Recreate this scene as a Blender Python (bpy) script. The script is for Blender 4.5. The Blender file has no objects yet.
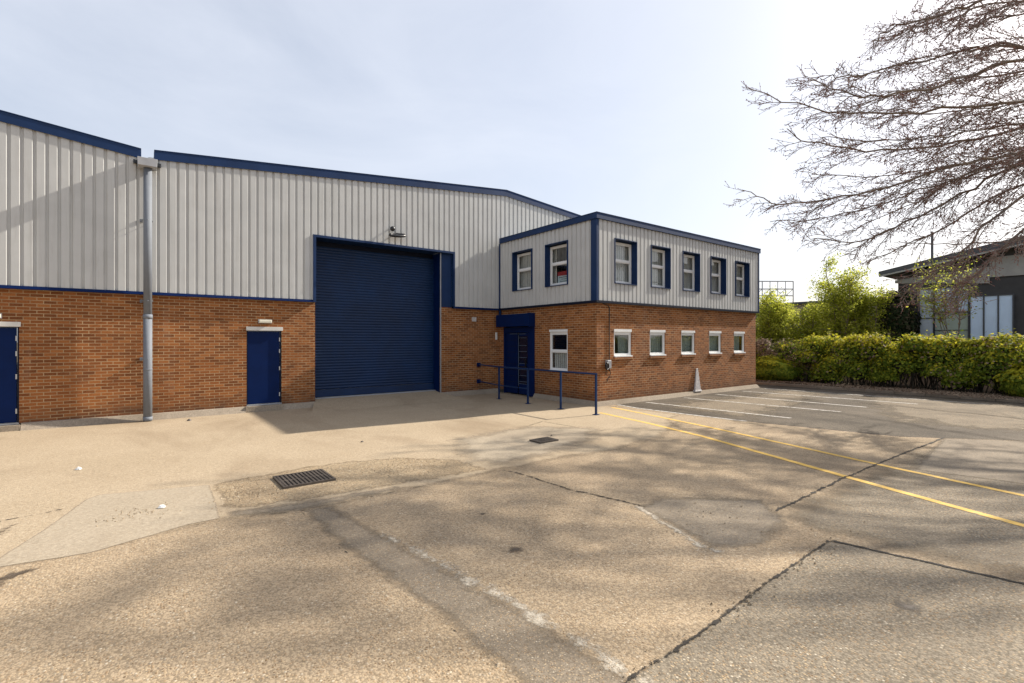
import bpy, math, random
import numpy as np
from mathutils import Vector, Matrix, noise as mnoise
R = math.radians
rnd = random.Random(7)
scene = bpy.context.scene
COL = scene.collection

# ---------------------------------------------------------------- materials
def new_mat(name):
    m = bpy.data.materials.new(name); m.use_nodes = True
    nt = m.node_tree
    for n in list(nt.nodes): nt.nodes.remove(n)
    return m, nt, nt.nodes, nt.links
def N(nt, t, **kw):
    n = nt.nodes.new(t)
    for k, v in kw.items():
        if k in n.inputs: n.inputs[k].default_value = v
        else: setattr(n, k, v)
    return n
def rgba(c): return (c[0], c[1], c[2], 1.0)
def ramp(nt, src, stops, interp='LINEAR'):
    r = nt.nodes.new('ShaderNodeValToRGB'); r.color_ramp.interpolation = interp
    els = r.color_ramp.elements
    while len(els) < len(stops): els.new(0.5)
    for e, (p, c) in zip(els, stops):
        e.position = p; e.color = rgba(c) if not isinstance(c, (int, float)) else (c, c, c, 1)
    nt.links.new(src, r.inputs[0]); return r.outputs[0]
def noise(nt, vec, scale, detail=3, rough=0.55, dist=0.0):
    n = nt.nodes.new('ShaderNodeTexNoise'); n.inputs['Scale'].default_value = scale
    n.inputs['Detail'].default_value = detail; n.inputs['Roughness'].default_value = rough
    n.inputs['Distortion'].default_value = dist
    nt.links.new(vec, n.inputs['Vector']); return n.outputs['Fac']
def mix(nt, fac, a, b, mode='MIX'):
    n = nt.nodes.new('ShaderNodeMix'); n.data_type = 'RGBA'; n.blend_type = mode
    for sock, v in ((n.inputs[0], fac), (n.inputs[6], a), (n.inputs[7], b)):
        if isinstance(v, (int, float)): sock.default_value = v
        elif isinstance(v, tuple): sock.default_value = rgba(v)
        else: nt.links.new(v, sock)
    return n.outputs[2]
def mmath(nt, op, a, b=0.0):
    n = nt.nodes.new('ShaderNodeMath'); n.operation = op
    for s_, v in ((n.inputs[0], a), (n.inputs[1], b)):
        if isinstance(v, (int, float)): s_.default_value = v
        else: nt.links.new(v, s_)
    return n.outputs[0]
def geo_pos(nt, scale=(1, 1, 1), rot=(0, 0, 0)):
    g = nt.nodes.new('ShaderNodeNewGeometry')
    m = nt.nodes.new('ShaderNodeMapping'); m.inputs['Scale'].default_value = scale
    m.inputs['Rotation'].default_value = rot
    nt.links.new(g.outputs['Position'], m.inputs['Vector']); return m.outputs[0]
def finish(m, nt, col, rough=0.7, metal=0.0, bump=None, bstr=0.3, bdist=0.01, spec=0.5):
    p = nt.nodes.new('ShaderNodeBsdfPrincipled'); o = nt.nodes.new('ShaderNodeOutputMaterial')
    if isinstance(col, tuple): p.inputs['Base Color'].default_value = rgba(col)
    else: nt.links.new(col, p.inputs['Base Color'])
    if isinstance(rough, (int, float)): p.inputs['Roughness'].default_value = rough
    else: nt.links.new(rough, p.inputs['Roughness'])
    p.inputs['Metallic'].default_value = metal
    p.inputs['Specular IOR Level'].default_value = spec
    if bump is not None:
        b = nt.nodes.new('ShaderNodeBump'); b.inputs['Strength'].default_value = bstr
        b.inputs['Distance'].default_value = bdist
        nt.links.new(bump, b.inputs['Height']); nt.links.new(b.outputs[0], p.inputs['Normal'])
    nt.links.new(p.outputs[0], o.inputs[0]); return m

def paint(name, col, rough=0.45, var=0.12, scale=3.0, metal=0.0, spec=0.5, dirt=None):
    m, nt, _, _ = new_mat(name)
    v = geo_pos(nt); n1 = noise(nt, v, scale, 4, 0.6)
    lo = tuple(c*(1-var) for c in col); hi = tuple(min(1, c*(1+var)) for c in col)
    c = ramp(nt, n1, [(0.3, lo), (0.7, hi)])
    if dirt:
        v2 = geo_pos(nt, (9, 9, 0.6)); d = noise(nt, v2, 1.3, 4, 0.65)
        f = ramp(nt, d, [(0.52, 0.0), (0.78, 0.35)])
        c = mix(nt, f, c, dirt)
    r = mmath(nt, 'ADD', mmath(nt, 'MULTIPLY', n1, 0.25), rough-0.12)
    return finish(m, nt, c, r, metal, noise(nt, v, scale*6, 3), 0.05, 0.01, spec)

def brick_mat(name='brickwork'):
    m, nt, _, L = new_mat(name)
    uv = nt.nodes.new('ShaderNodeUVMap'); uv.uv_map = 'UVMap'
    b = N(nt, 'ShaderNodeTexBrick', Scale=1.0)
    b.inputs['Brick Width'].default_value = 0.225; b.inputs['Row Height'].default_value = 0.075
    b.inputs['Mortar Size'].default_value = 0.0075; b.inputs['Mortar Smooth'].default_value = 0.15
    b.inputs['Bias'].default_value = 0.0
    b.inputs['Color1'].default_value = (0.0, 0.0, 0.0, 1); b.inputs['Color2'].default_value = (1, 1, 1, 1)
    b.inputs['Mortar'].default_value = (0.5, 0.5, 0.5, 1)
    L.new(uv.outputs[0], b.inputs['Vector'])
    base = ramp(nt, b.outputs['Color'], [(0.0, (0.118, 0.040, 0.015)), (0.3, (0.190, 0.064, 0.020)), (0.65, (0.285, 0.100, 0.031)), (1.0, (0.37, 0.144, 0.045))])
    v = geo_pos(nt)
    fine = noise(nt, v, 40, 3, 0.7)
    base = mix(nt, 0.35, base, ramp(nt, fine, [(0.35, (0.13, 0.043, 0.015)), (0.65, (0.345, 0.130, 0.042))]))
    big = noise(nt, v, 0.8, 4, 0.6)
    base = mix(nt, 1.0, base, ramp(nt, big, [(0.3, (0.84, 0.82, 0.80)), (0.7, (1.1, 1.08, 1.03))]), 'MULTIPLY')
    mort = ramp(nt, noise(nt, v, 3, 3), [(0.35, (0.31, 0.200, 0.105)), (0.65, (0.45, 0.315, 0.175))])
    col = mix(nt, b.outputs['Fac'], base, mort)
    # weathering: rising damp grime in irregular patches and pale efflorescence blooms
    eff = ramp(nt, noise(nt, geo_pos(nt, (1.2, 1.2, 0.5)), 0.9, 5, 0.62), [(0.62, 0.0), (0.80, 0.38)])
    col = mix(nt, eff, col, (0.40, 0.29, 0.21))
    g = ramp(nt, noise(nt, geo_pos(nt, (0.5, 0.5, 1.1)), 1.5, 5, 0.65), [(0.56, 0.0), (0.76, 0.55)])
    col = mix(nt, g, col, (0.085, 0.045, 0.028))
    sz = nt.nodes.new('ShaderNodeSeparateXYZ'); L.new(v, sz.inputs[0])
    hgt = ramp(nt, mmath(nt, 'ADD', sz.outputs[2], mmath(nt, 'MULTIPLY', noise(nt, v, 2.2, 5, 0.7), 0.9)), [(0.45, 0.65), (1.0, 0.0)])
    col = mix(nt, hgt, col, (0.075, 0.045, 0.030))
    inv = mmath(nt, 'SUBTRACT', 1.0, b.outputs['Fac'])
    h = mmath(nt, 'ADD', inv, mmath(nt, 'MULTIPLY', fine, 0.35))
    return finish(m, nt, col, 0.88, 0, h, 0.45, 0.006, 0.25)

def concrete(name, c1, c2, peb, agg=0.5, scale=58, stain=(0.16, 0.125, 0.09), stain_amt=0.5, bs=0.5, soft=0.0, big=0.55):
    """exposed aggregate concrete: pebbles of several colours in a sandy matrix with soft stains"""
    m, nt, _, L = new_mat(name)
    v = geo_pos(nt)
    base = ramp(nt, noise(nt, v, big, 5, 0.62, 0.3), [(0.3, c1), (0.7, c2)])
    base = mix(nt, 0.5, base, ramp(nt, noise(nt, v, 26, 4, 0.75), [(0.3, tuple(c*0.62 for c in c1)), (0.7, tuple(min(1, c*1.3) for c in c2))]))
    vo = N(nt, 'ShaderNodeTexVoronoi', Scale=scale); L.new(v, vo.inputs['Vector'])
    vo.inputs['Randomness'].default_value = 1.0
    sep = nt.nodes.new('ShaderNodeSeparateColor'); L.new(vo.outputs['Color'], sep.inputs[0])
    pc = ramp(nt, sep.outputs[0], [(0.0, peb[0]), (0.3, peb[1]), (0.6, peb[2]), (0.85, peb[3]), (1.0, peb[4])])
    pm = ramp(nt, vo.outputs['Distance'], [(0.30, 1.0), (0.55, 0.0)])
    on = ramp(nt, sep.outputs[1], [(1-agg-0.02, 0.0), (1-agg+0.02, 1.0)])
    wear = ramp(nt, noise(nt, v, 1.7, 4, 0.6), [(0.35, 0.55), (0.6, 1.0)])
    f = mmath(nt, 'MULTIPLY', mmath(nt, 'MULTIPLY', pm, on), wear)
    col = mix(nt, mmath(nt, 'MULTIPLY', f, 1.0-soft), base, pc)
    crev = ramp(nt, vo.outputs['Distance'], [(0.50, 0.0), (0.72, 0.75*agg)])
    col = mix(nt, mmath(nt, 'MULTIPLY', crev, (1.0-soft)), col, tuple(c*0.32 for c in c1))
    pit = ramp(nt, noise(nt, v, 95, 3, 0.8), [(0.30, 0.8*(1-soft)), (0.40, 0.0)])
    col = mix(nt, pit, col, tuple(c*0.3 for c in c1))
    st = ramp(nt, noise(nt, geo_pos(nt, (1, 0.55, 1), (0, 0, 0.5)), 0.42, 6, 0.62, 0.6), [(0.50, 0.0), (0.72, stain_amt)])
    col = mix(nt, st, col, stain)
    st2 = ramp(nt, noise(nt, v, 3.1, 5, 0.7, 0.2), [(0.60, 0.0), (0.78, 0.35)])
    col = mix(nt, st2, col, tuple(c*0.75 for c in stain))
    h = mmath(nt, 'ADD', mmath(nt, 'MULTIPLY', f, 0.6), mmath(nt, 'MULTIPLY', noise(nt, v, 60, 4, 0.7), 0.8))
    return finish(m, nt, col, 0.92, 0, h, bs, 0.006, 0.1)

def line_paint(name, col, under, worn=0.5):
    m, nt, _, _ = new_mat(name)
    v = geo_pos(nt)
    w = ramp(nt, noise(nt, v, 9, 6, 0.75), [(worn-0.07, 1.0), (worn+0.09, 0.0)])
    w2 = ramp(nt, noise(nt, v, 55, 3, 0.7), [(0.30, 1.0), (0.42, 0.0)])
    f = mmath(nt, 'MAXIMUM', w, w2)
    c = mix(nt, noise(nt, v, 4, 3), tuple(x*0.85 for x in col), col)
    c = mix(nt, f, c, under)
    return finish(m, nt, c, 0.8, 0, noise(nt, v, 60, 3), 0.3, 0.004, 0.3)

def glass(name, tint=(0.86, 0.88, 0.87), ior=2.0):
    m, nt, _, L = new_mat(name)
    fr = N(nt, 'ShaderNodeFresnel'); fr.inputs['IOR'].default_value = ior
    t = N(nt, 'ShaderNodeBsdfTransparent'); t.inputs[0].default_value = rgba(tint)
    g = N(nt, 'ShaderNodeBsdfGlossy'); g.inputs['Roughness'].default_value = 0.02
    v = geo_pos(nt)
    b = N(nt, 'ShaderNodeBump'); b.inputs['Strength'].default_value = 0.05; b.inputs['Distance'].default_value = 0.02
    L.new(noise(nt, v, 2.0, 2), b.inputs['Height']); L.new(b.outputs[0], g.inputs['Normal'])
    ge = nt.nodes.new('ShaderNodeNewGeometry'); fa = mmath(nt, 'MULTIPLY', fr.outputs[0], mmath(nt, 'SUBTRACT', 1.0, ge.outputs['Backfacing']))
    x = N(nt, 'ShaderNodeMixShader'); L.new(fa, x.inputs[0]); L.new(t.outputs[0], x.inputs[1]); L.new(g.outputs[0], x.inputs[2])
    o = N(nt, 'ShaderNodeOutputMaterial'); L.new(x.outputs[0], o.inputs[0]); return m

def leaf(name, stops, trans=0.45, nscale=1.2, rough=0.7):
    m, nt, _, L = new_mat(name)
    g = nt.nodes.new('ShaderNodeNewGeometry')
    v = geo_pos(nt)
    k = mmath(nt, 'ADD', mmath(nt, 'MULTIPLY', g.outputs['Random Per Island'], 0.6), mmath(nt, 'MULTIPLY', noise(nt, v, nscale, 3), 0.7))
    k = mmath(nt, 'SUBTRACT', k, 0.15)
    c = ramp(nt, k, stops)
    p = N(nt, 'ShaderNodeBsdfPrincipled'); p.inputs['Roughness'].default_value = rough
    p.inputs['Specular IOR Level'].default_value = 0.12
    L.new(c, p.inputs['Base Color'])
    t = N(nt, 'ShaderNodeBsdfTranslucent'); L.new(c, t.inputs[0])
    x = N(nt, 'ShaderNodeMixShader'); x.inputs[0].default_value = trans
    L.new(p.outputs[0], x.inputs[1]); L.new(t.outputs[0], x.inputs[2])
    o = N(nt, 'ShaderNodeOutputMaterial'); L.new(x.outputs[0], o.inputs[0]); return m

M = {}
M['brick'] = brick_mat()
M['cladding'] = paint('silver_grey_cladding', (0.49, 0.49, 0.475), 0.5, 0.06, 1.3, 0.0, 0.4, dirt=(0.31, 0.29, 0.26))
M['navy'] = paint('navy_flashing', (0.0062, 0.0265, 0.090), 0.5, 0.15, 2.0, spec=0.25)
M['navy_dark'] = paint('navy_door_paint', (0.0008, 0.0115, 0.066), 0.5, 0.15, 2.0, spec=0.12)
M['shutter'] = paint('navy_shutter_paint', (0.0035, 0.0205, 0.070), 0.42, 0.22, 1.2, spec=0.3, dirt=(0.012, 0.022, 0.05))
M['black_trim'] = paint('dark_drip_trim', (0.004, 0.007, 0.02), 0.5, spec=0.2)
M['white_upvc'] = paint('white_frame_plastic', (0.78, 0.78, 0.76), 0.35, 0.05)
M['white_trim'] = paint('white_lintel_paint', (0.62, 0.60, 0.56), 0.55, 0.1)
M['grey_pipe'] = paint('grey_downpipe_plastic', (0.175, 0.19, 0.215), 0.65, 0.08, spec=0.25)
M['hopper'] = paint('pale_hopper_metal', (0.40, 0.41, 0.43), 0.6, 0.1, spec=0.25)
M['guide'] = paint('galvanised_guide', (0.32, 0.33, 0.35), 0.4, 0.15, metal=0.3)
M['glass'] = glass('window_glass')
M['dark_glass'] = glass('door_glass', (0.01, 0.015, 0.04), 1.2)
M['room'] = paint('interior_plaster', (0.72, 0.70, 0.66), 0.8, 0.05)
M['carpet'] = paint('interior_carpet', (0.22, 0.22, 0.22), 0.9, 0.1)
M['roof'] = paint('roof_sheeting', (0.25, 0.26, 0.27), 0.6, 0.1)
M['plinth'] = concrete('plinth_concrete', (0.25, 0.205, 0.155), (0.37, 0.31, 0.24), [(0.15, 0.12, 0.09), (0.25, 0.2, 0.15), (0.35, 0.3, 0.25), (0.4, 0.35, 0.3), (0.5, 0.45, 0.4)], 0.2, 80, stain_amt=0.6)
M['steel_dark'] = paint('black_fitting', (0.015, 0.015, 0.017), 0.4)
M['hinge'] = paint('steel_hinge', (0.5, 0.5, 0.5), 0.35, 0.1, metal=0.6)
M['plastic_grey'] = paint('pale_grey_plastic', (0.33, 0.33, 0.34), 0.5)
M['lamp_white'] = paint('cream_lamp_cover', (0.72, 0.68, 0.55), 0.4)
M['whitewash'] = paint('weathered_whitewash', (0.47, 0.44, 0.42), 0.8, 0.3, 14.0, dirt=(0.24, 0.19, 0.16))
PEB = [(0.12, 0.078, 0.045), (0.29, 0.195, 0.11), (0.44, 0.335, 0.21), (0.17, 0.14, 0.105), (0.60, 0.52, 0.40)]
M['aggregate'] = concrete('exposed_aggregate_concrete', (0.335, 0.252, 0.162), (0.465, 0.360, 0.246), PEB, 0.66, 54, stain=(0.150, 0.112, 0.078), stain_amt=0.62, bs=0.7)
M['aggregate_grey'] = concrete('grey_aggregate_concrete', (0.215, 0.178, 0.130), (0.335, 0.280, 0.208), PEB, 0.62, 56, stain=(0.115, 0.095, 0.075), stain_amt=0.65, bs=0.8)
M['wash'] = concrete('sandy_wash_over_asphalt', (0.13, 0.106, 0.078), (0.27, 0.222, 0.162), PEB, 0.45, 60, stain=(0.07, 0.057, 0.043), stain_amt=0.8, big=1.5, bs=0.6)
M['apron'] = concrete('smooth_worn_concrete', (0.355, 0.278, 0.188), (0.46, 0.370, 0.262), PEB, 0.5, 75, stain=(0.205, 0.148, 0.094), stain_amt=0.62, bs=0.5, soft=0.2)
M['patch'] = concrete('trowelled_repair_concrete', (0.325, 0.268, 0.195), (0.40, 0.335, 0.252), PEB, 0.3, 90, stain=(0.22, 0.17, 0.12), stain_amt=0.55, bs=0.3, soft=0.35)
M['rough'] = concrete('coarse_broken_concrete', (0.31, 0.235, 0.15), (0.42, 0.33, 0.22), PEB, 0.75, 42, stain=(0.17, 0.12, 0.08), stain_amt=0.6, bs=1.0)
M['trench'] = concrete('grey_mortar_strip', (0.195, 0.158, 0.115), (0.285, 0.235, 0.178), PEB, 0.5, 70, stain_amt=0.5, bs=0.5, soft=0.15)
M['greypatch'] = concrete('grey_repair_concrete', (0.205, 0.168, 0.125), (0.29, 0.242, 0.185), PEB, 0.5, 70, stain_amt=0.3, bs=0.3, soft=0.3)
M['lime'] = concrete('crumbled_pale_mortar', (0.42, 0.36, 0.28), (0.55, 0.49, 0.40), PEB, 0.55, 70, stain_amt=0.2, bs=0.8)
M['asphalt'] = concrete('worn_asphalt', (0.040, 0.033, 0.026), (0.185, 0.152, 0.115), [(0.06, 0.05, 0.04), (0.15, 0.12, 0.09), (0.22, 0.19, 0.15), (0.10, 0.09, 0.08), (0.30, 0.26, 0.21)], 0.4, 60, stain=(0.036, 0.030, 0.024), stain_amt=0.75, big=0.9, bs=0.6)
M['crack'] = paint('dirt_filled_joint', (0.030, 0.024, 0.018), 0.95, 0.4, 30)
M['oil'] = paint('dark_oil_stain', (0.085, 0.062, 0.042), 0.7, 0.3, 14)
M['white_line'] = line_paint('worn_white_line_paint', (0.56, 0.53, 0.48), (0.18, 0.15, 0.115), 0.46)
M['yellow_line'] = line_paint('worn_yellow_line_paint', (0.74, 0.46, 0.10), (0.40, 0.30, 0.16), 0.39)
M['soil'] = concrete('leaf_littered_soil', (0.045, 0.028, 0.017), (0.10, 0.062, 0.036), [(0.10, 0.05, 0.025), (0.16, 0.09, 0.045), (0.05, 0.03, 0.02), (0.2, 0.13, 0.07), (0.25, 0.2, 0.13)], 0.6, 22, stain=(0.04, 0.03, 0.02), bs=1.0)
M['ground'] = concrete('open_ground', (0.10, 0.085, 0.055), (0.16, 0.14, 0.09), PEB, 0.3, 20)
M['iron'] = paint('cast_iron', (0.085, 0.070, 0.058), 0.55, 0.3, 12, metal=0.3)
M['bark'] = paint('beech_bark', (0.19, 0.145, 0.11), 0.8, 0.3, 8)
M['twig'] = paint('thin_twig_bark', (0.24, 0.185, 0.155), 0.8, 0.25, 8)
M['bud'] = leaf('reddish_bud', [(0.2, (0.24, 0.115, 0.10)), (0.8, (0.42, 0.22, 0.18))], 0.4)
M['spring'] = leaf('fresh_spring_leaf', [(0.15, (0.17, 0.21, 0.025)), (0.5, (0.40, 0.43, 0.05)), (0.85, (0.64, 0.62, 0.11))], 0.6, 0.9)
M['hedge'] = leaf('laurel_hedge_leaf', [(0.15, (0.045, 0.080, 0.012)), (0.5, (0.16, 0.22, 0.022)), (0.85, (0.38, 0.40, 0.045))], 0.35, 1.3, 0.7)
M['hedge_tip'] = leaf('yellow_hedge_tip_leaf', [(0.15, (0.30, 0.32, 0.025)), (0.5, (0.52, 0.48, 0.035)), (0.85, (0.68, 0.58, 0.05))], 0.45, 1.0, 0.7)
M['dry'] = leaf('dry_brown_leaf', [(0.15, (0.11, 0.075, 0.05)), (0.5, (0.27, 0.19, 0.13)), (0.85, (0.45, 0.34, 0.24))], 0.3, 1.6)
M['core'] = paint('hedge_stem_and_dark_filler', (0.022, 0.018, 0.010), 0.95, 0.4, 12)
M['ivy'] = leaf('dark_ivy_leaf', [(0.15, (0.010, 0.020, 0.008)), (0.5, (0.028, 0.045, 0.014)), (0.85, (0.13, 0.09, 0.06))], 0.2, 1.6)
M['dark_wall'] = paint('dark_boarding', (0.045, 0.043, 0.042), 0.7, 0.2)
M['dark_roof'] = paint('dark_roof_fascia', (0.060, 0.062, 0.068), 0.6, 0.15)
M['soffit'] = paint('pale_soffit', (0.34, 0.33, 0.30), 0.7, 0.1)
M['grey_panel'] = paint('grey_panel', (0.50, 0.56, 0.60), 0.5, 0.1)
M['blue_panel'] = paint('pale_blue_panel', (0.58, 0.72, 0.88), 0.4, 0.08, 0.8)
M['painted_sky_glass'] = paint('painted_sky_reflection_glazing', (0.46, 0.57, 0.70), 0.2, 0.15, 0.8)  # pale blue of the reflected sky painted into the pane colour
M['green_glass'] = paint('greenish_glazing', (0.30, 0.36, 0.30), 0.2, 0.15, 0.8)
M['beige'] = paint('beige_render', (0.33, 0.26, 0.19), 0.8, 0.12)
M['red_brown'] = paint('red_brown_boarding', (0.17, 0.035, 0.022), 0.7, 0.15)
M['gantry'] = paint('pale_grey_steel', (0.40, 0.41, 0.42), 0.5, 0.1)
M['poster_red'] = paint('poster_red', (0.50, 0.05, 0.05), 0.5)
M['poster_blue'] = paint('poster_pale_blue', (0.75, 0.84, 0.88), 0.5)
M['blind'] = paint('grey_vertical_blind', (0.74, 0.70, 0.66), 0.8, 0.1)
M['navy_gloss'] = paint('dark_blue_glazing', (0.002, 0.008, 0.028), 0.15, 0.2, 2.0)
M['bar_grey'] = paint('dull_grey_bar', (0.10, 0.13, 0.18), 0.5)
M['pane_slats'] = paint('grey_green_pane_slats', (0.34, 0.38, 0.35), 0.8, 0.1)
M['litter'] = paint('white_litter', (0.7, 0.7, 0.68), 0.6)

# ---------------------------------------------------------------- mesh helpers
class MB:
    def __init__(s): s.v = []; s.f = []; s.mi = []; s.k = 0
    def quad(s, a, b, c, d):
        i = len(s.v); s.v += [a, b, c, d]; s.f.append((i, i+1, i+2, i+3)); s.mi.append(s.k)
    def poly(s, pts):
        i = len(s.v); s.v += list(pts); s.f.append(tuple(range(i, i+len(pts)))); s.mi.append(s.k)
    def box(s, x0, x1, y0, y1, z0, z1):
        i = len(s.v)
        s.v += [(x0, y0, z0), (x1, y0, z0), (x1, y1, z0), (x0, y1, z0), (x0, y0, z1), (x1, y0, z1), (x1, y1, z1), (x0, y1, z1)]
        for q in ((0, 3, 2, 1), (4, 5, 6, 7), (0, 1, 5, 4), (1, 2, 6, 5), (2, 3, 7, 6), (3, 0, 4, 7)):
            s.f.append(tuple(i+j for j in q)); s.mi.append(s.k)
        return s
    def hexa(s, b, t):
        """b, t: four bottom and four top points, both counter-clockwise from above"""
        i = len(s.v); s.v += list(b)+list(t)
        for q in ((0, 3, 2, 1), (4, 5, 6, 7), (0, 1, 5, 4), (1, 2, 6, 5), (2, 3, 7, 6), (3, 0, 4, 7)):
            s.f.append(tuple(i+j for j in q)); s.mi.append(s.k)
        return s
    def tube(s, pts, rad, n=8, cap=True):
        pts = [Vector(p) for p in pts]
        if isinstance(rad, (int, float)): rad = [rad]*len(pts)
        i0 = len(s.v); L = len(pts)
        ref = Vector((0, 0, 1))
        for k, p in enumerate(pts):
            d = (pts[min(k+1, L-1)]-pts[max(k-1, 0)])
            if d.length < 1e-9: d = Vector((0, 0, 1))
            d.normalize()
            a = ref if abs(d.dot(ref)) < 0.95 else Vector((1, 0, 0))
            u = d.cross(a).normalized(); w = d.cross(u)
            for j in range(n):
                t = 2*math.pi*j/n
                q = p+(u*math.cos(t)+w*math.sin(t))*rad[k]
                s.v.append((q.x, q.y, q.z))
        for k in range(L-1):
            for j in range(n):
                a = i0+k*n+j; b = i0+k*n+(j+1) % n
                s.f.append((a, a+n, b+n, b)); s.mi.append(s.k)
        if cap:
            s.f.append(tuple(i0+j for j in range(n))); s.mi.append(s.k)
            s.f.append(tuple(i0+(L-1)*n+j for j in reversed(range(n)))); s.mi.append(s.k)
        return s
    def lathe(s, cx, cy, prof, n=20):
        i0 = len(s.v)
        for r, z in prof:
            for j in range(n):
                t = 2*math.pi*j/n; s.v.append((cx+r*math.cos(t), cy+r*math.sin(t), z))
        for k in range(len(prof)-1):
            for j in range(n):
                a = i0+k*n+j; b = i0+k*n+(j+1) % n
                s.f.append((a, b, b+n, a+n)); s.mi.append(s.k)
        s.f.append(tuple(i0+j for j in reversed(range(n)))); s.mi.append(s.k)
        s.f.append(tuple(i0+(len(prof)-1)*n+j for j in range(n))); s.mi.append(s.k)
        return s
    def build(s, name, mats, parent=None, smooth=False, bevel=0, org=None):
        if not isinstance(mats, (list, tuple)): mats = [mats]
        o3 = org if org is not None else world_loc(parent)
        V = np.array(s.v, dtype=np.float64).reshape(-1, 3)
        me = bpy.data.meshes.new(name)
        me.from_pydata((V-np.array(o3)).tolist(), [], s.f)
        for m in mats: me.materials.append(m)
        if max(s.mi, default=0) > 0: me.polygons.foreach_set('material_index', s.mi)
        uv = me.uv_layers.new(name='UVMap')
        co = np.empty(len(me.loops)*2)
        nl = np.empty(len(me.polygons)*3); me.polygons.foreach_get('normal', nl); nl = np.abs(nl.reshape(-1, 3))
        ls = np.empty(len(me.polygons), dtype=np.int32); me.polygons.foreach_get('loop_total', ls)
        vi = np.empty(len(me.loops), dtype=np.int32); me.loops.foreach_get('vertex_index', vi)
        W = V[vi]; nn = np.repeat(nl, ls, axis=0)
        isx = (nn[:, 0] >= nn[:, 1]) & (nn[:, 0] >= nn[:, 2]); isz = (nn[:, 2] > nn[:, 0]) & (nn[:, 2] > nn[:, 1])
        u = np.where(isx, W[:, 1], W[:, 0]); w = np.where(isz, W[:, 1], W[:, 2])
        uv.data.foreach_set('uv', np.stack([u, w], 1).ravel())
        if smooth: me.polygons.foreach_set('use_smooth', [True]*len(me.polygons))
        me.update()
        ob = bpy.data.objects.new(name, me); COL.objects.link(ob)
        if parent is not None: ob.parent = parent
        ob.location = Vector(o3)-Vector(world_loc(parent))
        if bevel:
            b = ob.modifiers.new('edge', 'BEVEL'); b.width = bevel; b.segments = 2; b.limit_method = 'ANGLE'; b.angle_limit = R(40)
        return ob
WL = {}
def world_loc(o):
    p = Vector((0, 0, 0))
    while o is not None:
        p += Vector(o.location); o = o.parent
    return (p.x, p.y, p.z)
def tag(o, label, cat=None, group=None, kind=None):
    o['label'] = label
    if cat: o['category'] = cat
    if group: o['group'] = group
    if kind: o['kind'] = kind
    return o
def thing(name, label, cat, loc, group=None):
    o = bpy.data.objects.new(name, None); COL.objects.link(o); o.location = loc
    o.empty_display_size = 0.3
    return tag(o, label, cat, group)
def box_part(name, mat, parent, *b, bevel=0.0):
    return MB().box(*b).build(name, mat, parent, bevel=bevel)

def wall_mb(axis, plane, thick, u0, u1, z0, z1, holes=(), into=1):
    """solid wall with rectangular openings; axis 'x': runs along X at y=plane; axis 'y': runs along Y at x=plane"""
    us = sorted({u0, u1, *[h[0] for h in holes], *[h[1] for h in holes]}); us = [u for u in us if u0 <= u <= u1]
    zs = sorted({z0, z1, *[h[2] for h in holes], *[h[3] for h in holes]}); zs = [z for z in zs if z0 <= z <= z1]
    def solid(i, j):
        if i < 0 or j < 0 or i >= len(us)-1 or j >= len(zs)-1: return False
        um = (us[i]+us[i+1])/2; zm = (zs[j]+zs[j+1])/2
        return not any(h[0] < um < h[1] and h[2] < zm < h[3] for h in holes)
    a, b = plane, plane+thick*into
    def P(u, d, z): return (u, d, z) if axis == 'x' else (d, u, z)
    mb = MB()
    for i in range(len(us)-1):
        for j in range(len(zs)-1):
            if not solid(i, j): continue
            A, B, C, D = us[i], us[i+1], zs[j], zs[j+1]
            mb.quad(P(A, a, C), P(B, a, C), P(B, a, D), P(A, a, D))
            mb.quad(P(A, b, C), P(A, b, D), P(B, b, D), P(B, b, C))
            if not solid(i-1, j): mb.quad(P(A, a, C), P(A, a, D), P(A, b, D), P(A, b, C))
            if not solid(i+1, j): mb.quad(P(B, a, C), P(B, b, C), P(B, b, D), P(B, a, D))
            if not solid(i, j-1): mb.quad(P(A, a, C), P(A, b, C), P(B, b, C), P(B, a, C))
            if not solid(i, j+1): mb.quad(P(A, a, D), P(B, a, D), P(B, b, D), P(A, b, D))
    return mb

def cladding_mb(axis, plane, u0, u1, z0, ztop, holes=(), pitch=0.2067, depth=0.036, out=-1, phase=0.0):
    """trapezoidal profiled steel sheet: flat crowns with narrow troughs"""
    prof = [(0.0, 0.0), (0.124, 0.0), (0.152, 1.0), (0.180, 1.0), (0.198, 0.0), (0.2067, 0.0)]
    prof = [(p*pitch/0.2067, d) for p, d in prof]
    pts = []
    k0 = int((u0-phase)/pitch)-1
    u = phase+k0*pitch
    while u < u1+pitch:
        for p, d in prof[:-1]: pts.append((u+p, d))
        u += pitch
    def dep(x):
        for i in range(len(pts)-1):
            if pts[i][0] <= x <= pts[i+1][0]:
                t = (x-pts[i][0])/(pts[i+1][0]-pts[i][0]); return pts[i][1]*(1-t)+pts[i+1][1]*t
        return 0.0
    bs = sorted({round(x, 5) for x, _ in pts if u0 < x < u1} | {u0, u1} | {e for h in holes for e in h[:2] if u0 < e < u1})
    zt = ztop if callable(ztop) else (lambda x: ztop)
    mb = MB()
    def P(u, z):
        d = plane-out*depth*dep(u)
        return (u, d, z) if axis == 'x' else (d, u, z)
    for a, b in zip(bs[:-1], bs[1:]):
        m = (a+b)/2
        cuts = sorted((h[2], h[3]) for h in holes if h[0] < m < h[1])
        lo = z0
        for c0, c1 in cuts:
            if c0 > lo: mb.quad(P(a, lo), P(b, lo), P(b, c0), P(a, c0))
            lo = max(lo, c1)
        mb.quad(P(a, lo), P(b, lo), P(b, zt(b)), P(a, zt(a)))
    return mb

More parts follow.
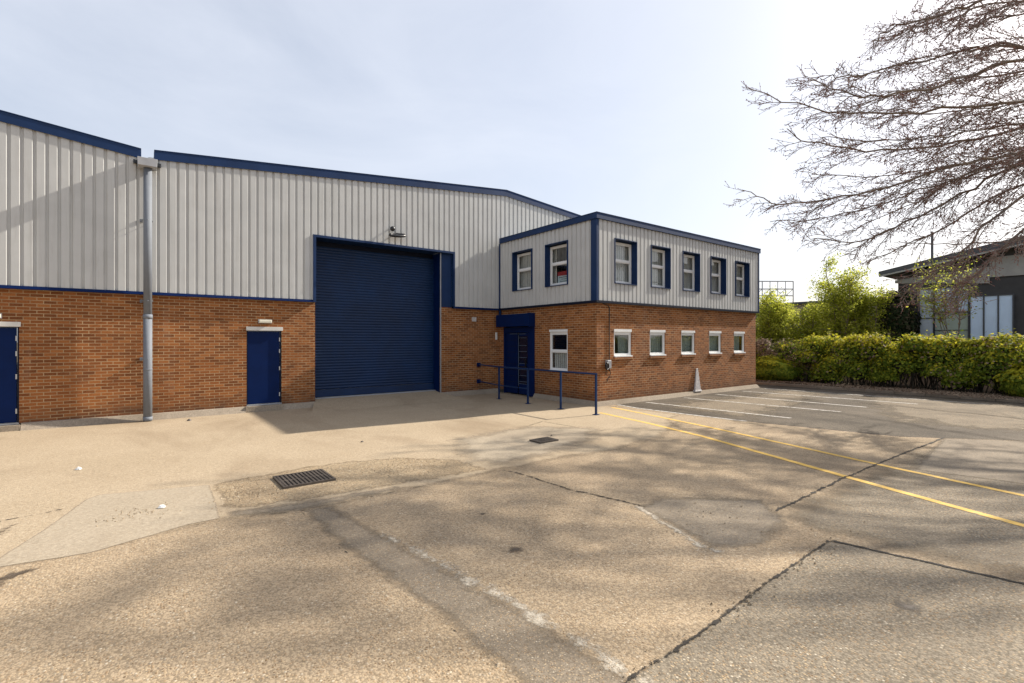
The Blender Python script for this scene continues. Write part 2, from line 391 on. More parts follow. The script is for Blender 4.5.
# ---------------------------------------------------------------- ground and markings
def jitter_poly(pts, step=0.12, amp=0.02, seed=0, closed=True):
    out = []; n = len(pts)
    for i in range(n if closed else n-1):
        a = Vector((*pts[i], 0)); b = Vector((*pts[(i+1) % n], 0))
        L = (b-a).length; k = max(1, int(L/step)); nr = Vector((-(b-a).y, (b-a).x, 0)).normalized()
        for j in range(k):
            p = a.lerp(b, j/k)
            d = mnoise.noise(Vector((p.x*3.1+seed*7, p.y*3.1, seed)))*amp*1.6+mnoise.noise(Vector((p.x*11, p.y*11+seed*3, seed)))*amp
            p = p+nr*d; out.append((p.x, p.y))
    if not closed: out.append(tuple(pts[-1]))
    return out
def sheet(name, label, pts, z, mat):
    import mathutils.geometry as mg
    tris = mg.tessellate_polygon([[Vector((x, y, 0)) for x, y in pts]])
    mb = MB(); mb.v = [(x, y, z) for x, y in pts]
    for t in tris:
        a, b, c = [Vector((*pts[i], 0)) for i in t]
        t = tuple(t) if (b-a).cross(c-a).z > 0 else tuple(reversed(t))
        mb.f.append(t); mb.mi.append(0)
    cx = sum(p[0] for p in pts)/len(pts); cy = sum(p[1] for p in pts)/len(pts)
    return tag(mb.build(name, mat, org=(cx, cy, z)), label, kind='structure')
RC = {}
def ragged(mat, amp, soft, nscale=9.0, cut=0.0):
    """version of a ground material that crumbles away towards its own edge"""
    key = (mat.name, amp, soft, nscale, cut)
    if key in RC: return RC[key]
    m = mat.copy(); nt = m.node_tree; m.name = mat.name+'_worn_edge'
    out = [n for n in nt.nodes if n.type == 'OUTPUT_MATERIAL'][0]; src = out.inputs[0].links[0].from_socket
    at = nt.nodes.new('ShaderNodeAttribute'); at.attribute_name = 'edge'
    v = geo_pos(nt)
    n = mmath(nt, 'ADD', mmath(nt, 'MULTIPLY', noise(nt, v, nscale, 6, 0.72), amp*2.2), -amp*1.1-cut)
    e = mmath(nt, 'DIVIDE', mmath(nt, 'ADD', at.outputs['Fac'], n), soft)
    e = nt.nodes.new('ShaderNodeClamp') if False else e
    c = nt.nodes.new('ShaderNodeClamp'); nt.links.new(e, c.inputs[0])
    tr = nt.nodes.new('ShaderNodeBsdfTransparent'); mx_ = nt.nodes.new('ShaderNodeMixShader')
    nt.links.new(c.outputs[0], mx_.inputs[0]); nt.links.new(tr.outputs[0], mx_.inputs[1]); nt.links.new(src, mx_.inputs[2])
    nt.links.new(mx_.outputs[0], out.inputs[0]); RC[key] = m; return m
def set_edge(ob, vals):
    a = ob.data.attributes.new('edge', 'FLOAT', 'POINT'); a.data.foreach_set('value', np.asarray(vals, dtype=np.float32))
def soft_sheet(name, label, pts, z, mat, amp=0.03, soft=0.03, cell=0.06, nscale=9.0):
    P = np.array(pts); A = P; B = np.roll(P, -1, 0)
    x0, y0 = P.min(0)-0.12; x1, y1 = P.max(0)+0.12
    xs = np.linspace(x0, x1, max(3, int((x1-x0)/cell)+1)); ys = np.linspace(y0, y1, max(3, int((y1-y0)/cell)+1))
    gx, gy = np.meshgrid(xs, ys, indexing='ij'); Q = np.stack([gx.ravel(), gy.ravel()], 1)
    D = np.full(len(Q), 1e9); ins = np.zeros(len(Q), bool)
    for a, b in zip(A, B):
        ab = b-a; t = np.clip(((Q-a)@ab)/(ab@ab), 0, 1); D = np.minimum(D, np.linalg.norm(Q-a-t[:, None]*ab, axis=1))
        c = (a[1] > Q[:, 1]) != (b[1] > Q[:, 1])
        with np.errstate(divide='ignore', invalid='ignore'):
            xi = (b[0]-a[0])*(Q[:, 1]-a[1])/(b[1]-a[1])+a[0]
        ins ^= c & (Q[:, 0] < xi)
    S = np.where(ins, D, -D); ny = len(ys)
    keep = (S > -(amp*1.2+cell*1.5))
    F = []
    for i in range(len(xs)-1):
        for j in range(ny-1):
            k = i*ny+j
            if keep[k] or keep[k+1] or keep[k+ny] or keep[k+ny+1]: F.append((k, k+ny, k+ny+1, k+1))
    used = sorted({q for f in F for q in f}); mp_ = {q: i for i, q in enumerate(used)}
    mb = MB(); mb.v = [(Q[q, 0], Q[q, 1], z) for q in used]; mb.f = [tuple(mp_[q] for q in f) for f in F]; mb.mi = [0]*len(F)
    ob = mb.build(name, ragged(mat, amp, soft, nscale), org=(float(P[:, 0].mean()), float(P[:, 1].mean()), z))
    set_edge(ob, S[used]); return tag(ob, label, kind='structure')
def strip(name, label, pts, w, z, mat, amp=0.01, step=0.1, seed=0, rag=0.01, soft=0.004, nscale=25, cut=0.0):
    C = jitter_poly(pts, step, amp, seed, closed=False)
    mb = MB(); E_ = []
    for i, p in enumerate(C):
        a = Vector((*C[max(i-1, 0)], 0)); b = Vector((*C[min(i+1, len(C)-1)], 0))
        d = (b-a).normalized(); n = Vector((-d.y, d.x, 0))*w*0.5
        end = 0.0 if i in (0, len(C)-1) else 1.0
        mb.v += [(p[0]+n.x, p[1]+n.y, z), (p[0], p[1], z), (p[0]-n.x, p[1]-n.y, z)]; E_ += [0.0, w*0.5*end, 0.0]
    for i in range(len(C)-1):
        k = 3*i
        for j in (0, 1): mb.f.append((k+j+1, k+j+4, k+j+3, k+j)); mb.mi.append(0)
    m = C[len(C)//2]
    ob = mb.build(name, ragged(mat, rag, soft, nscale, cut), org=(m[0], m[1], z)); set_edge(ob, E_)
    return tag(ob, label, kind='structure')

sheet('ground', 'open ground reaching to the horizon around the yard', [(-600, -600), (600, -600), (600, 600), (-600, 600)], 0.0, M['ground'])
sheet('yard_concrete', 'tan exposed aggregate concrete yard in the foreground', [(-30, -25), (14.6, -25), (14.6, 1.2), (14.2, 1.7), (12.7, 3.3), (12.1, 5.9), (11.95, 7.4), (11.76, 9.24), (11.9, 10.6), (11.3, 11.0), (11.3, 15.6), (-30, 15.6)], 0.004, M['aggregate'])
soft_sheet('asphalt_parking', 'dark worn asphalt of the parking bays beside the office', [(11.7, 10.7), (11.98, 10.19), (11.76, 9.24), (11.95, 7.4), (12.1, 5.9), (12.68, 3.28), (14.15, 1.64), (14.6, -25), (22.6, -25), (22.6, 40), (21.1, 40), (21.1, 10.7)], 0.0055, M['asphalt'], 0.03, 0.02, 0.3)
soft_sheet('concrete_apron', 'smooth pale concrete apron in front of the warehouse', [(-30, 6.2), (-1.2, 6.15), (0.75, 6.3), (1.55, 6.05), (3.0, 6.1), (4.5, 6.1), (5.6, 6.1), (7.0, 6.0), (8.6, 6.2), (10.0, 6.8), (11.0, 7.6), (11.80, 7.8), (11.60, 9.35), (11.65, 10.4), (11.2, 10.9), (11.2, 15.6), (-30, 15.6)], 0.0060, M['apron'], 0.28, 0.22, 0.15, 2.0)
soft_sheet('concrete_patch', 'pale trowelled concrete patch left of the drain grate', [(-1.1, 6.25), (-0.78, 7.2), (-0.51, 8.23), (-0.38, 8.38), (0.82, 8.02), (0.80, 7.2), (0.76, 6.42), (0.47, 6.42), (-0.35, 6.12)], 0.0084, M['patch'], 0.02, 0.03, 0.05)
soft_sheet('concrete_patch', 'coarse broken concrete band around the drain grate', [(0.84, 8.05), (1.6, 8.15), (2.6, 8.25), (3.6, 7.9), (4.3, 7.2), (4.4, 6.35), (3.0, 6.42), (1.6, 6.55), (0.84, 6.72)], 0.0072, M['rough'], 0.22, 0.10, 0.06, 4.0)
soft_sheet('concrete_patch', 'grey smooth joint strip below the drain grate', [(0.84, 6.68), (1.6, 6.5), (2.9, 6.40), (2.9, 6.22), (1.58, 6.12), (0.80, 6.38)], 0.0094, M['greypatch'], 0.16, 0.16, 0.04, 5.0)
soft_sheet('concrete_patch', 'smooth pale slab patch round the small drain cover', [(4.3, 6.9), (4.6, 7.9), (5.1, 8.8), (7.2, 9.1), (8.6, 7.9), (7.6, 6.9), (6.2, 6.5), (4.8, 6.35)], 0.0078, M['patch'], 0.4, 0.4, 0.08, 2.5)
soft_sheet('concrete_strip', 'dark grey mortar trench strip running towards the camera', [(1.55, 6.16), (1.58, 4.8), (1.72, 3.55), (1.78, 2.4), (1.80, 0.2), (2.5, 0.2), (2.36, 1.93), (2.31, 2.9), (2.10, 4.54), (1.92, 6.12)], 0.0056, M['trench'], 0.13, 0.12, 0.035, 3.5)
LM = M['lime']
strip('mortar_edge', 'crumbled pale mortar edge beside the trench strip', [(2.02, 4.95), (2.10, 4.5), (2.20, 3.8), (2.31, 2.9), (2.36, 2.2), (2.40, 1.3)], 0.26, 0.0068, LM, 0.015, 0.05, 10, 0.24, 0.08, 5, 0.075)
strip('joint', 'thin open joint along the left side of the trench strip', [(1.54, 6.16), (1.57, 4.8), (1.68, 3.9), (1.74, 3.2), (1.79, 2.2)], 0.024, 0.0075, M['crack'], 0.006, 0.05, 30, 0.028, 0.006, 9, 0.012)
soft_sheet('concrete_patch', 'grey repair patch at the meeting of the cracks', [(4.75, 3.80), (5.35, 3.95), (6.35, 3.05), (5.75, 2.45), (4.9, 2.30), (4.42, 2.60), (4.6, 3.3)], 0.0064, M['greypatch'], 0.16, 0.16, 0.04, 5.0)
strip('mortar_edge', 'pale crumbled edge of the grey repair patch', [(4.86, 3.85), (4.80, 3.72), (4.60, 3.2), (4.42, 2.74), (4.42, 2.5)], 0.16, 0.0068, LM, 0.02, 0.05, 12, 0.13, 0.05, 7, 0.03)
soft_sheet('asphalt_patch', 'dark grey asphalt slab at the right of the yellow lines', [(9.9, 1.0), (9.6, 2.35), (13.2, 2.72), (14.2, 1.6), (14.5, 0.2), (12, -1.5), (10.2, -1.5)], 0.0062, M['greypatch'], 0.10, 0.10, 0.1)
soft_sheet('concrete_slab', 'greyer exposed aggregate slab in the right foreground', [(2.0, 1.92), (3.1, 1.93), (4.2, 1.99), (5.55, 2.02), (5.72, 1.3), (5.86, 0.68), (6.1, -0.8), (5, -3), (1.6, -3)], 0.0050, M['aggregate_grey'], 0.02, 0.03, 0.08)
soft_sheet('concrete_slab', 'grey worn slab crossed by the yellow lines', [(5.6, 2.05), (6.0, 2.74), (8.1, 2.80), (10.7, 2.78), (12.9, 2.7), (13.5, 1.5), (14.0, -2), (6.2, -2), (5.9, 0.6)], 0.0052, M['aggregate_grey'], 0.5, 0.5, 0.12, 1.4)
soft_sheet('sandy_wash', 'sandy worn area on the asphalt by the hedge', [(15.5, 1.5), (14.5, 3.5), (17.0, 5.2), (20.5, 6.8), (22.0, 6.5), (22.3, 1.5), (19, 0.0)], 0.0066, M['wash'], 1.8, 0.8, 0.15, 1.1)
soft_sheet('sandy_wash', 'sandy worn area on the asphalt bays by the office wall', [(12.4, 6.2), (12.4, 9.0), (14.5, 9.6), (20.5, 9.4), (21.5, 7.6), (17.0, 6.6)], 0.0068, M['wash'], 1.6, 0.8, 0.15, 1.3)
cr = M['crack']
strip('joint_crack', 'wide dirt filled crack across the front right slab', [(1.9, 1.86), (2.39, 1.91), (3.07, 1.91), (4.2, 1.97), (5.55, 2.01)], 0.080, 0.0105, cr, 0.010, 0.04, 14, 0.062, 0.008, 17, 0.030)
strip('joint_crack', 'dirt filled crack turning towards the right foreground', [(5.55, 2.01), (5.7, 1.3), (5.83, 0.68), (6.0, -0.5)], 0.065, 0.0105, cr, 0.006, 0.04, 15, 0.032, 0.006, 14, 0.012)
strip('joint_crack', 'thin crack running up to the grey repair patch', [(4.50, 6.2), (4.61, 5.85), (4.65, 4.81), (4.92, 3.71)], 0.060, 0.0105, cr, 0.014, 0.05, 16, 0.040, 0.006, 14, 0.018)
strip('joint_crack', 'dirt filled crack crossing under the yellow lines', [(5.97, 2.74), (8.09, 2.79), (10.69, 2.76), (13.3, 2.68)], 0.080, 0.0105, cr, 0.012, 0.06, 17, 0.06, 0.008, 12, 0.022)
strip('joint_crack', 'hairline joint below the grate band', [(0.45, 6.36), (0.76, 6.40), (1.55, 6.13), (3.0, 6.17), (4.5, 6.2)], 0.036, 0.0105, cr, 0.010, 0.05, 18, 0.034, 0.006, 8, 0.016)
strip('joint_crack', 'hairline crack beside the pale concrete patch', [(-2.4, 8.3), (-1.5, 7.7), (-0.6, 7.95)], 0.040, 0.0105, cr, 0.02, 0.05, 19, 0.040, 0.006, 12, 0.014)
strip('joint_crack', 'short open joint left of the railing', [(7.35, 9.0), (8.0, 9.25), (8.1, 8.2)], 0.040, 0.0105, cr, 0.006, 0.05, 20, 0.03, 0.006, 12, 0.010)
soft_sheet('oil_stain', 'small dark damp stain at the left edge of the apron', [(-1.35, 7.1), (-1.14, 7.5), (-1.02, 7.62), (-1.08, 7.35), (-1.2, 7.1)], 0.0100, M['oil'], 0.16, 0.07, 0.03, 5.0)
soft_sheet('oil_stain', 'ragged dark oil stain at the left edge of the yard', [(-1.3, 5.6), (-1.1, 5.95), (-0.85, 6.05), (-0.62, 6.02), (-0.85, 5.85), (-1.0, 5.55)], 0.0100, M['oil'], 0.16, 0.07, 0.03, 5.0)
for i, (x, y, r, l) in enumerate([(4.65, 1.15, 0.13, 'dark oil spot in the right foreground'), (2.9, 3.75, 0.10, 'small dark oil spot beside the trench strip'), (3.2, 4.75, 0.05, 'tiny dark spot in the middle of the yard')]):
    soft_sheet('oil_stain', l, [(x+r*math.cos(t), y+r*0.8*math.sin(t)) for t in [k*0.52 for k in range(12)]], 0.0085, M['oil'], r*0.9, r*0.8, 0.025, 12)
# painted lines
YL = M['yellow_line']; WLm = M['white_line']
strip('yellow_line', 'left yellow line running from the railing', [(10.25, 9.45), (9.9, 7.6), (9.46, 5.87), (8.85, 4.2), (8.25, 2.58), (7.66, 0.89), (7.2, -0.8)], 0.125, 0.0090, YL, 0.006, 0.06, 23, 0.014, 0.006, 30)
strip('yellow_line', 'right yellow line nearest the parking bays', [(11.35, 9.95), (11.05, 8.5), (10.55, 6.3), (10.03, 4.4), (9.6, 2.9), (9.15, 1.06), (8.8, -0.6)], 0.115, 0.0090, YL, 0.006, 0.06, 24, 0.014, 0.006, 30)
strip('white_line', 'white edge line between concrete and asphalt', [(11.95, 10.25), (11.80, 9.3), (11.93, 7.4), (12.05, 6.2)], 0.12, 0.0090, WLm, 0.008, 0.06, 25, 0.05, 0.01, 12)
bays = [((13.15, 10.1), (13.45, 5.75), 'first white bay line from the yard'), ((15.25, 10.1), (15.75, 5.4), 'second white bay line from the yard'), ((17.15, 10.0), (17.45, 5.3), 'third white bay line from the yard'), ((19.05, 10.0), (19.6, 4.6), 'fourth white bay line from the yard'), ((20.9, 10.0), (21.3, 3.2), 'white bay line nearest the hedge')]
for i, (a, b, l) in enumerate(bays):
    strip('parking_bay_line', l, [a, ((a[0]+b[0])/2+0.02, (a[1]+b[1])/2), b], 0.13, 0.0090, WLm, 0.008, 0.06, 50+i, 0.045, 0.01, 12)['group'] = 'white parking bay lines'

# planting bed and kerb at the far side of the parking
mb = MB()
xs = [22.74+0.5*i for i in range(0, 32)]; ys = [-26+1.0*j for j in range(0, 67)]
def bedz(x, y): return 0.10+0.05*min(1, (x-22.74)/1.5)+0.05*mnoise.noise(Vector((x*0.9, y*0.9, 2)))*(1 if x > 23 else 0)
for i in range(len(xs)-1):
    for j in range(len(ys)-1):
        a, b, c, d = xs[i], xs[i+1], ys[j], ys[j+1]
        mb.quad((a, c, bedz(a, c)), (b, c, bedz(b, c)), (b, d, bedz(b, d)), (a, d, bedz(a, d)))
tag(mb.build('planting_bed', M['soil'], org=(23, 5, 0)), 'dark soil bed with dry litter under the hedge', kind='structure')
mb = MB()
y = -26.0
while y < 40:
    o_ = rnd.uniform(-0.006, 0.006)
    mb.box(22.6+o_, 22.735+o_, y, y+0.905, 0.0, 0.115+rnd.uniform(-0.006, 0.006)); y += 0.915
tag(mb.build('kerb', M['plinth'], org=(22.66, 5, 0), bevel=0.01), 'concrete kerb between the parking bays and the hedge bed', kind='structure')

# ---------------------------------------------------------------- building parts
YW = 15.5; YC = 15.41       # main facade: brick plane, cladding crown plane
def door_set(parent, x0, x1, z0, z1, hinge_x, label):
    d = tag(MB().box(x0+0.03, x1-0.045, YW+0.045, YW+0.09, z0+0.01, z1-0.02).build('door', M['navy_dark'], parent, bevel=0.004), label)
    fr = MB(); fr.box(x0, x0+0.03, YW+0.02, YW+0.12, z0, z1).box(x1-0.03, x1, YW+0.02, YW+0.12, z0, z1).box(x0+0.031, x1-0.031, YW+0.022, YW+0.12, z1-0.018, z1)
    fr.build('door_frame', M['black_trim'], d)
    for hz in (0.12, 0.48, 0.72, 0.88):
        z = z0+(z1-z0)*hz
        box_part('hinge', M['hinge'], d, x1-0.062, x1-0.036, YW+0.028, YW+0.043, z-0.055, z+0.055)
    box_part('threshold', M['guide'], d, x0, x1, YW-0.03, YW+0.10, z0-0.03, z0+0.004)
    box_part('lintel', M['white_trim'], parent, x0-0.01, x1+0.03, YW-0.025, YW+0.10, z1+0.002, z1+0.11, bevel=0.004)
    return d
def plinth(parent, x0, x1, dip=None):
    # sloped concrete haunch along the wall foot
    mb = MB(); z = 0.185
    mb.hexa([(x0, YW-0.16, 0), (x1, YW-0.16, 0), (x1, YW+0.1, 0), (x0, YW+0.1, 0)], [(x0, YW-0.05, z-0.03), (x1, YW-0.05, z-0.03), (x1, YW+0.1, z+0.0), (x0, YW+0.1, z+0.0)])
    mb.build('plinth', M['plinth'], parent)

def warehouse(root, xl, xr, fz, f0, f1, holes_b, holes_c):
    """fz(x): top height of the verge; xl..xr wall; f0..f1 fascia extent"""
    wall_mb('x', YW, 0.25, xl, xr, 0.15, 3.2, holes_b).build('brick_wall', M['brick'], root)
    cladding_mb('x', YC, xl, xr, 3.215, lambda x: fz(x)-0.2, holes_c, phase=0.075).build('wall_cladding', M['cladding'], root)
    # drip flashing
    segs = []; u = xl
    for h in sorted(holes_c):
        if h[2] <= 3.25: segs.append((u, h[0])); u = h[1]
    segs.append((u, xr))
    mb = MB()
    for a, b in segs: mb.hexa([(a, YC-0.03, 3.165), (b, YC-0.03, 3.165), (b, YW-0.002, 3.165), (a, YW-0.002, 3.165)], [(a, YC-0.012, 3.235), (b, YC-0.012, 3.235), (b, YW-0.002, 3.235), (a, YW-0.002, 3.235)])
    mb.build('drip_flashing', M['navy_dark'], root)

def verge(root, pts, name='fascia'):
    mb = MB()
    for (a, za), (b, zb) in zip(pts[:-1], pts[1:]):
        mb.hexa([(a, YC-0.03, za-0.232), (b, YC-0.03, zb-0.232), (b, YC+0.25, zb-0.232), (a, YC+0.25, za-0.232)], [(a, YC-0.03, za-0.02), (b, YC-0.03, zb-0.02), (b, YC+0.25, zb-0.02), (a, YC+0.25, za-0.02)])
        mb.hexa([(a, YC-0.042, za-0.018), (b, YC-0.042, zb-0.018), (b, YC+0.28, zb-0.018), (a, YC+0.28, za-0.018)], [(a, YC-0.042, za), (b, YC-0.042, zb), (b, YC+0.28, zb), (a, YC+0.28, za)])
        # return lip at the foot
        mb.hexa([(a, YC-0.035, za-0.250), (b, YC-0.035, zb-0.250), (b, YC-0.02, zb-0.250), (a, YC-0.02, za-0.250)], [(a, YC-0.035, za-0.233), (b, YC-0.035, zb-0.233), (b, YC-0.02, zb-0.233), (a, YC-0.02, za-0.233)])
    return mb.build(name, M['navy'], root)

def roof_slabs(root, pts, y1=60.0):
    mb = MB()
    for (a, za), (b, zb) in zip(pts[:-1], pts[1:]):
        mb.hexa([(a, YC+0.26, za-0.25), (b, YC+0.26, zb-0.25), (b, y1, zb-0.25), (a, y1, za-0.25)], [(a, YC+0.26, za-0.06), (b, YC+0.26, zb-0.06), (b, y1, zb-0.06), (a, y1, za-0.06)])
    mb.build('roof', M['roof'], root)

# left unit ---------------------------------------------------------------
rl = thing('warehouse', 'left warehouse bay cut by the photo edge, left of the grey downpipe', 'warehouse', (-10.0, 15.5, 0))
ptsL = [(-22.5, 6.97), (-11.2, 8.01), (0.10, 6.80)]
fzL = lambda x: 6.80+0.1071*(0.10-x) if x > -11.2 else 8.01-0.092*(-11.2-x)
warehouse(rl, -22.5, 0.228, lambda x: fzL(min(x, 0.1)) if x > -11.2 else fzL(x), 0, 0, [(-3.02, -2.09, 0.17, 2.32)], [])
verge(rl, ptsL); roof_slabs(rl, ptsL)
plinth(rl, -22.5, -3.05); plinth(rl, -2.05, 0.228)
door_set(rl, -3.02, -2.09, 0.17, 2.32, 0, 'navy personnel door at the left edge')
box_part('doorstep', M['plinth'], rl, -3.04, -2.06, YW-0.12, YW+0.08, 0.0, 0.13)
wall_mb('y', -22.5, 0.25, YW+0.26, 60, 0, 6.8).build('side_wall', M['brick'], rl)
box_part('inner_floor', M['carpet'], rl, -22.2, 0.2, YW+0.3, 59, 0.05, 0.12)

# right unit --------------------------------------------------------------
rr = thing('warehouse', 'right warehouse bay with the large navy roller shutter', 'warehouse', (6.5, 15.5, 0))
ptsR = [(0.36, 6.83), (11.45, 7.87), (22.8, 6.84)]
fzR = lambda x: 6.83+0.0938*(x-0.36) if x < 11.45 else 7.87-0.0907*(x-11.45)
SX0, SX1, SZ = 4.31, 9.08, 5.13
warehouse(rr, 0.232, 22.8, lambda x: fzR(max(x, 0.36)), 0, 0, [(2.46, 3.37, 0.20, 2.29), (SX0, 8.601, 0.0, 4.0)], [(SX0, SX1, 3.0, SZ)])
verge(rr, ptsR); roof_slabs(rr, ptsR)
plinth(rr, 0.232, 2.42); plinth(rr, 3.41, 4.31); plinth(rr, 8.60, 11.1)
door_set(rr, 2.46, 3.37, 0.20, 2.29, 0, 'navy personnel door between the downpipe and the shutter')
box_part('doorstep', M['plinth'], rr, 2.42, 3.41, YW-0.13, YW+0.1, 0.0, 0.165)
box_part('inner_floor', M['carpet'], rr, 0.3, 22.6, YW+1.2, 59, 0.05, 0.12)
wall_mb('x', 15.76, 0.1, 9.2, 22.8, 3.2, 6.2).build('inner_lining', M['room'], rr)
# shutter surround (cladding opening flashed in navy)
mb = MB()
mb.box(SX0-0.085, SX0, YC-0.03, YC+0.10, 3.17, SZ+0.07)                  # left jamb flashing
mb.box(SX0, SX1+0.06, YC-0.03, YC+0.10, SZ, SZ+0.07)                     # head flashing
mb.box(SX1, SX1+0.06, YC-0.03, YC+0.10, 3.17, SZ)                        # right jamb flashing
mb.box(8.66, SX1, YW+0.02, YW+0.20, 3.205, SZ-0.002)                     # infill between guide and jamb
mb.box(SX0-0.002, SX1-0.002, YC+0.101, 16.05, SZ+0.003, SZ+0.06)         # soffit
mb.build('shutter_surround', M['navy'], rr)
sh = tag(MB().box(SX0+0.02, 8.66, 16.06, 16.14, 4.93, SZ+0.05).build('roller_shutter', M['black_trim'], rr), 'large navy roller shutter, closed')  # black box at the top paints in the shade under the head
# curtain of curved laths
mb = MB(); z = 0.47; pz = 0.090
prof = [(0.0, 0.0), (0.012, 0.011), (0.033, 0.017), (0.056, 0.016), (0.074, 0.007), (0.082, 0.0)]
yb = 15.98
while z < 4.90:
    pp = prof+[(pz, 0.0)]
    for (a, da), (b, db) in zip(pp[:-1], pp[1:]): mb.quad((SX0-0.1, yb-da, z+a), (8.60, yb-da, z+a), (8.60, yb-db, z+b), (SX0-0.1, yb-db, z+b))
    z += pz
mb.build('shutter_curtain', M['shutter'], sh)
MB().box(SX0-0.1, 8.584, 15.93, 15.965, 0.235, 0.465).build('bottom_rail', M['shutter'], sh, bevel=0.01)
box_part('guide_rail', M['guide'], sh, 8.59, 8.63, YW-0.02, YW-0.003, 0.02, SZ-0.01)
box_part('guide_rail', M['guide'], sh, SX0-0.09, SX0-0.04, YW+0.26, 16.0, 0.02, SZ-0.01)
box_part('sill', M['guide'], sh, SX0-0.1, 8.584, 15.80, 15.925, 0.0, 0.230)
box_part('reveal_lining', M['navy_dark'], sh, 8.586, 8.5995, YW+0.041, 16.07, 0.02, SZ-0.01)
box_part('brick_reveal', M['brick'], rr, 8.66, 8.95, YW+0.252, 16.02, 0.0, 3.2)
box_part('brick_reveal', M['brick'], rr, 4.02, SX0-0.002, YW+0.252, 16.02, 0.0, 3.2)
# valley downpipe with hopper
dp = tag(MB().lathe(0.228, 15.24, [(0.092, 0.10), (0.092, 2.60)], 20).build('downpipe', M['grey_pipe'], rr, smooth=True), 'tall grey downpipe with pale hopper box')
dp.data.polygons.foreach_set('use_smooth', [len(p.vertices) == 4 for p in dp.data.polygons])
for z0, z1 in ((2.60, 6.32),):
    o = MB().lathe(0.228, 15.24, [(0.088, z0), (0.088, z1)], 20).build('pipe_length', M['grey_pipe'], dp, smooth=True)
for z0, z1 in ((2.55, 2.66), (0.02, 0.12), (1.28, 1.31)):
    MB().lathe(0.228, 15.24, [(0.099, z0), (0.099, z1)], 20).build('socket', M['grey_pipe'], dp, smooth=True)
for z in (1.55, 3.0, 5.0):
    mb = MB(); mb.tube([(0.11, YW-0.001, z), (0.13, 15.24, z), (0.228, 15.142, z), (0.326, 15.24, z), (0.326, YW-0.001, z)], 0.009, 6)
    mb.box(0.07, 0.13, YW-0.12 if z > 3.1 else YW-0.04, YW-0.002, z-0.04, z+0.04)
    mb.build('pipe_bracket', M['grey_pipe'], dp)
mb = MB(); mb.hexa([(0.03, 15.03, 6.30), (0.41, 15.03, 6.30), (0.41, 15.38, 6.30), (0.03, 15.38, 6.30)], [(0.02, 15.02, 6.49), (0.42, 15.02, 6.49), (0.42, 15.38, 6.49), (0.02, 15.38, 6.49)])
mb.build('hopper', M['hopper'], dp, bevel=0.006)
MB().box(-0.06, 0.50, 15.30, 15.40, 6.40, 6.48).build('gutter_end', M['steel_dark'], dp)
MB().box(0.12, 0.34, 15.40, 59, 6.38, 6.55).build('valley_gutter', M['roof'], rr)

# ---------------------------------------------------------------- office block
ro = thing('office_block', 'two storey brick and grey clad office block projecting from the warehouse', 'office building', (16.0, 12.8, 0))
X1, Y1, XE = 11.19, 10.42, 21.0
YO = Y1-0.085; XO = X1-0.085; XOE = XE+0.08
ZC0, ZC1 = 3.215, 5.76
upF = [((12.01+1.84*i)*0.984+0.10+0.01*i, (13.09+1.84*i)*0.984+0.10+0.01*i, 3.81, 5.21) for i in range(5)]
loF = [(11.98+1.81*i, 12.84+1.81*i, 1.52, 2.37) for i in range(5)]
upR = [(13.42, 14.52, 3.835, 5.25), (11.60, 12.68, 3.835, 5.25)]
loR = [(11.69, 12.58, 1.01, 2.38)]
doorR = (13.36, 15.17, 0.02, 2.95)
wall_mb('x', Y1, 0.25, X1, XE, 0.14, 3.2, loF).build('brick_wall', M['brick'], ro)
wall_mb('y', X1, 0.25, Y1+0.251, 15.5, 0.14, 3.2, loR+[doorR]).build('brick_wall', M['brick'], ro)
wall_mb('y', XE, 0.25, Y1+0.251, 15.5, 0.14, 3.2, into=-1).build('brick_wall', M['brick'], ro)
cladding_mb('x', YO, XO+0.02, XOE-0.02, ZC0, ZC1, upF, phase=0.03, pitch=0.2).build('wall_cladding', M['cladding'], ro)
cladding_mb('y', XO, YO+0.02, 15.38, ZC0, ZC1, upR, phase=0.05, pitch=0.2).build('wall_cladding', M['cladding'], ro)
cladding_mb('y', XOE, YO+0.02, 15.38, ZC0, ZC1, [], phase=0.05, pitch=0.2, out=1).build('wall_cladding', M['cladding'], ro)
wall_mb('x', Y1+0.02, 0.2, X1+0.02, XE, 3.2, 5.66, upF).build('lining_wall', M['room'], ro)
wall_mb('y', X1+0.02, 0.2, Y1+0.221, 15.39, 3.2, 5.66, upR).build('lining_wall', M['room'], ro)
wall_mb('y', XE-0.02, 0.2, Y1+0.221, 15.39, 3.2, 5.66, into=-1).build('lining_wall', M['room'], ro)
box_part('ceiling', M['room'], ro, X1+0.25, XE-0.25, Y1+0.25, 15.35, 5.45, 5.55)
box_part('upper_floor', M['carpet'], ro, X1+0.26, XE-0.26, Y1+0.26, 15.35, 3.02, 3.14)
box_part('lower_floor', M['carpet'], ro, X1+0.26, XE-0.26, Y1+0.26, 15.35, 0.03, 0.15)
box_part('partition', M['room'], ro, 14.9, 15.0, Y1+0.3, 15.3, 0.16, 3.0)
box_part('partition', M['room'], ro, 14.9, 15.0, Y1+0.3, 15.3, 3.15, 5.44)
box_part('partition', M['room'], ro, 15.01, 20.7, 11.5, 11.6, 0.16, 3.0)  # pale inner walls added close behind the front windows to lighten the panes
box_part('partition', M['room'], ro, 12.9, 14.89, 11.5, 11.6, 0.16, 3.0)
box_part('partition', M['room'], ro, 15.01, 20.7, 11.7, 11.8, 3.15, 5.44)
mb = MB()
for k in range(7): mb.box(X1+0.13, X1+0.135, 11.80+0.095*k, 11.88+0.095*k, 1.08, 1.60)
mb.build('blind', M['blind'], ro)  # slats added behind the lower pane to lighten it
box_part('roof', M['roof'], ro, XO+0.1, XOE-0.1, YO+0.1, 15.38, 5.66, 5.80)
